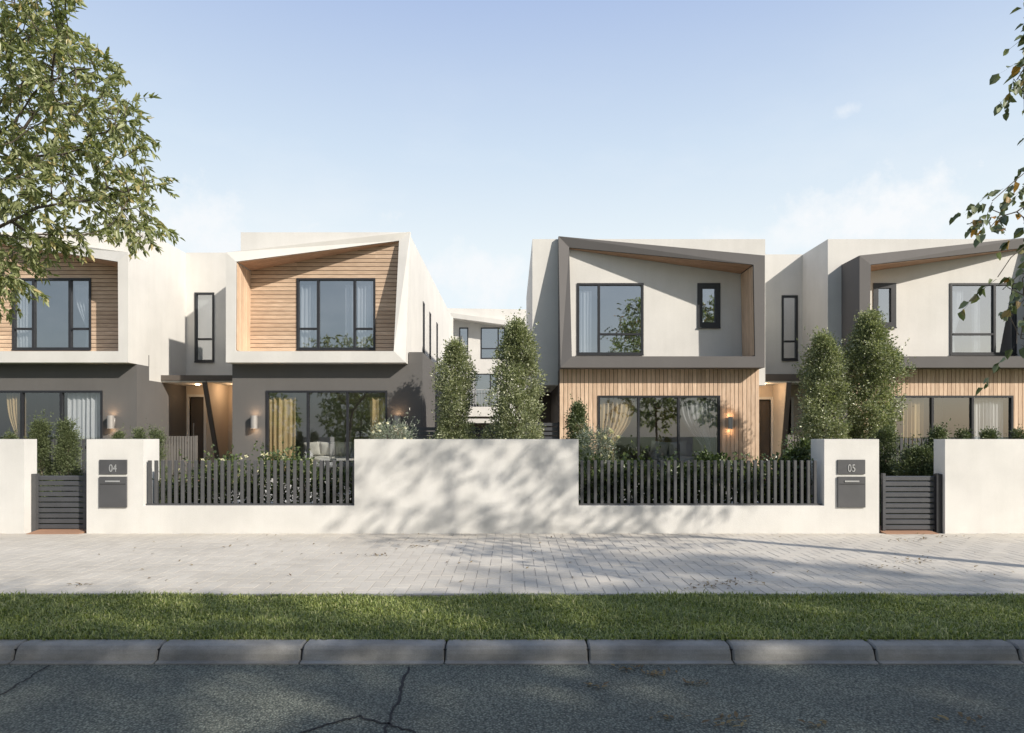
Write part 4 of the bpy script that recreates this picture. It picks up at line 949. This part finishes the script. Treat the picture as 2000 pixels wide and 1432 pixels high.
def inpoly(px, py, poly):
    ins = False; n = len(poly); j = n-1
    for i in range(n):
        xi, yi = poly[i]; xj, yj = poly[j]
        if (yi > py) != (yj > py) and px < (xj-xi)*(py-yi)/(yj-yi)+xi: ins = not ins
        j = i
    return ins
def crown_points(n, outline, x0, x1, y0, y1, z0, z1, seed, extra=None):
    """attractors inside a crown volume whose street-side edge follows an outline"""
    r = random.Random(seed); out = []
    while len(out) < n:
        x, y, z = r.uniform(x0, x1), r.uniform(y0, y1), r.uniform(z0, z1)
        px, py = 1000+x/y*1333, 850-(z-1.6)/y*1333
        if inpoly(px, py, outline) and (extra is None or extra(x, y, z)): out.append((x, y, z))
    return out
left_outline = [(-900, -700), (60, -700), (120, -150), (140, 0), (165, 40), (150, 80), (215, 105), (225, 150), (270, 190), (285, 235), (240, 250), (300, 300), (305, 350), (330, 380), (300, 400), (325, 455), (305, 478), (230, 452), (180, 455), (175, 400), (150, 350), (105, 360), (85, 410), (110, 450), (60, 480), (90, 505), (80, 545), (40, 590), (-20, 600), (-60, 540), (-900, 500)]
att = crown_points(560, [(-20, -40), (60, -700), (120, -150), (140, 0), (165, 40), (150, 80), (215, 105), (225, 150), (270, 190), (285, 235), (240, 250), (300, 300), (305, 350), (330, 380), (300, 400), (325, 455), (305, 478), (230, 452), (180, 455), (175, 400), (150, 350), (105, 360), (85, 410), (60, 480), (80, 545), (40, 590), (-20, 600)], -5.2, -2.6, 5.2, 6.9, 2.6, 5.8, 15)+crown_points(1300, left_outline, -8.6, -2.6, 4.9, 7.3, 2.6, 7.4, 5, lambda x, y, z: abs((x+6.0)/3.6)**3+abs((y-6.1)/1.4)**3+abs((z-4.9)/2.9)**3 < 1 and z < 5.75)
tree('street_tree', 'leafy green street tree hanging in from the left edge of the photo', (-6.9, 6.15, -.02), [(-6.8, 6.15, 1.2), (-6.6, 6.15, 2.3)], att, M['leaf_tree'], per=18, twigs=2, leafL=.070, leafW=.026, step=.16, kill=.22, r_tip=.0038, r_max=.15, droop=.45, twig=.2, group='street trees on the verge', sub=.97, trunk_r=.13, seed=4)
right_outline = [(2000, 60), (1965, 90), (1960, 170), (2010, 180), (2030, 330), (1950, 375), (1935, 410), (2000, 420), (1990, 500), (1945, 560), (1985, 600), (1950, 650), (1975, 690), (2040, 700), (2900, 720), (2900, -600), (2050, -600), (2010, 0)]
att = crown_points(260, [(2060, 40), (1965, 75), (1940, 170), (1990, 190), (2060, 200)], 3.4, 4.6, 5.2, 6.2, 3.6, 5.6, 16)+crown_points(280, [(2080, 330), (1960, 345), (1890, 410), (1900, 470), (1960, 430), (1990, 480), (1925, 560), (1930, 640), (1960, 700), (2080, 720)], 3.4, 4.6, 5.2, 6.3, 2.0, 4.2, 17)+crown_points(1150, right_outline, 3.6, 10.5, 4.6, 7.8, 3.6, 7.6, 9, lambda x, y, z: abs((x-6.6)/3.0)**2.5+abs((y-6.2)/1.7)**2.5+abs((z-5.6)/2.0)**2.5 < 1)
tree('street_tree', 'round-leaved tree whose drooping sprigs enter at the right edge', (8.86, 6.2, -.02), [(8.84, 6.2, 1.5), (8.75, 6.2, 3.0), (8.4, 6.2, 4.4)], att, M['leaf_gum'], per=9, leafL=.082, leafW=.06, step=.17, kill=.26, r_tip=.0036, r_max=.135, droop=.8, twig=.3, group='street trees on the verge', seed=6, trunk_r=.15, sub=.9, gam=2.02)
# trees on the far side of the street: they shade the road and show in the windows
def blob(n, c, r, seed):
    q = random.Random(seed); out = []
    while len(out) < n:
        p = [q.uniform(-1, 1) for _ in range(3)]
        if sum(a*a for a in p) < 1: out.append((c[0]+p[0]*r[0], c[1]+p[1]*r[1], c[2]+p[2]*r[2]))
    return out
OG = 'trees across the street reflected in the windows'
def opp(x, y, h, rx, seed, label, n=260, r2=None):
    cz = h*.57; at = blob(n, (x, y, cz), (rx, r2 or rx*.9, h*.42), seed)
    tree('opposite_tree', label, (x, y, 0), [(x+.1, y, h*.15), (x, y+.1, h*.3)], at, M['leaf_far'], per=16, twigs=3, leafL=.13, leafW=.07, step=.3, kill=.45, r_tip=.008, r_max=.16, droop=.3, twig=.45, group=OG, seed=seed, six=False)
opp(8.0, -3.9, 10.2, 2.3, 101, 'tallest tree across the street, reflected in the timber house windows', 520)
opp(12.2, -4.1, 10.0, 2.6, 102, 'broad tree across the street, reflected in the small upper window', 560)
opp(17.2, -5.4, 13.6, 3.5, 103, 'highest tree across the street, reflected in the rightmost house', 640)
opp(2.2, -7.5, 5.6, 2.2, 104, 'low tree across the street facing the driveway', 320)
opp(-3.6, -8.5, 5.4, 2.5, 105, 'bushy tree across the street, reflected left of the driveway', 340)
opp(-9.6, -9, 5.2, 2.7, 106, 'low spreading tree across the street, reflected above the sofa', 360)
opp(-16.2, -9, 5.0, 2.6, 107, 'tree across the street reflected at the leftmost house', 320)

# fallen leaves
rng = np.random.default_rng(99)
spots = [(845, 1058, .12, 12, 0), (815, 1069, .12, 12, 0), (735, 1085, .16, 14, 0), (1770, 1057, .3, 14, 0), (1860, 1050, .25, 12, 0), (1800, 1054, .15, 10, 0), (1375, 1148, .22, 18, 0), (1415, 1140, .2, 14, 0), (1470, 1138, .25, 12, 0), (1485, 1120, .1, 5, 0), (1780, 1097, .3, 26, 0), (1700, 1108, .3, 12, 0), (155, 1145, .1, 7, 0), (1860, 1115, .3, 6, 0),
         (1160, 1340, .06, 8, -.118), (1230, 1307, .1, 14, -.118), (1290, 1318, .09, 16, -.118), (1360, 1335, .07, 10, -.118), (1430, 1412, .12, 18, -.118), (1590, 1417, .07, 8, -.118), (1870, 1410, .12, 12, -.118), (1300, 1400, .1, 8, -.118)]
PP = []
for px, py, s, n, z in spots:
    cx, cy = gp(px, py, z if z else 0.0)
    for k in range(n): PP.append((cx+rng.normal(0, s*.6), cy+rng.normal(0, s*.35), (z if z else .002)+rng.uniform(.003, .012)))
for k in range(90): PP.append((rng.uniform(-6, 7), rng.uniform(6.9, 11.0), .006))
PP = np.array(PP); n = len(PP); a = rng.uniform(0, 6.28, n); Dv = np.column_stack([np.cos(a), np.sin(a), rng.uniform(-.05, .25, n)])
V, F = leaves(PP, Dv, rng.uniform(.03, .065, n), rng.uniform(.018, .03, n), fold=.6, curl=-.15, six=True, flat=.15)
tag(arrobj('fallen_leaves', V, F, M['litter'], loc=(0, 8, 0)), 'dry brown leaves scattered over the paving and the road edge', 'leaves', kind='stuff')
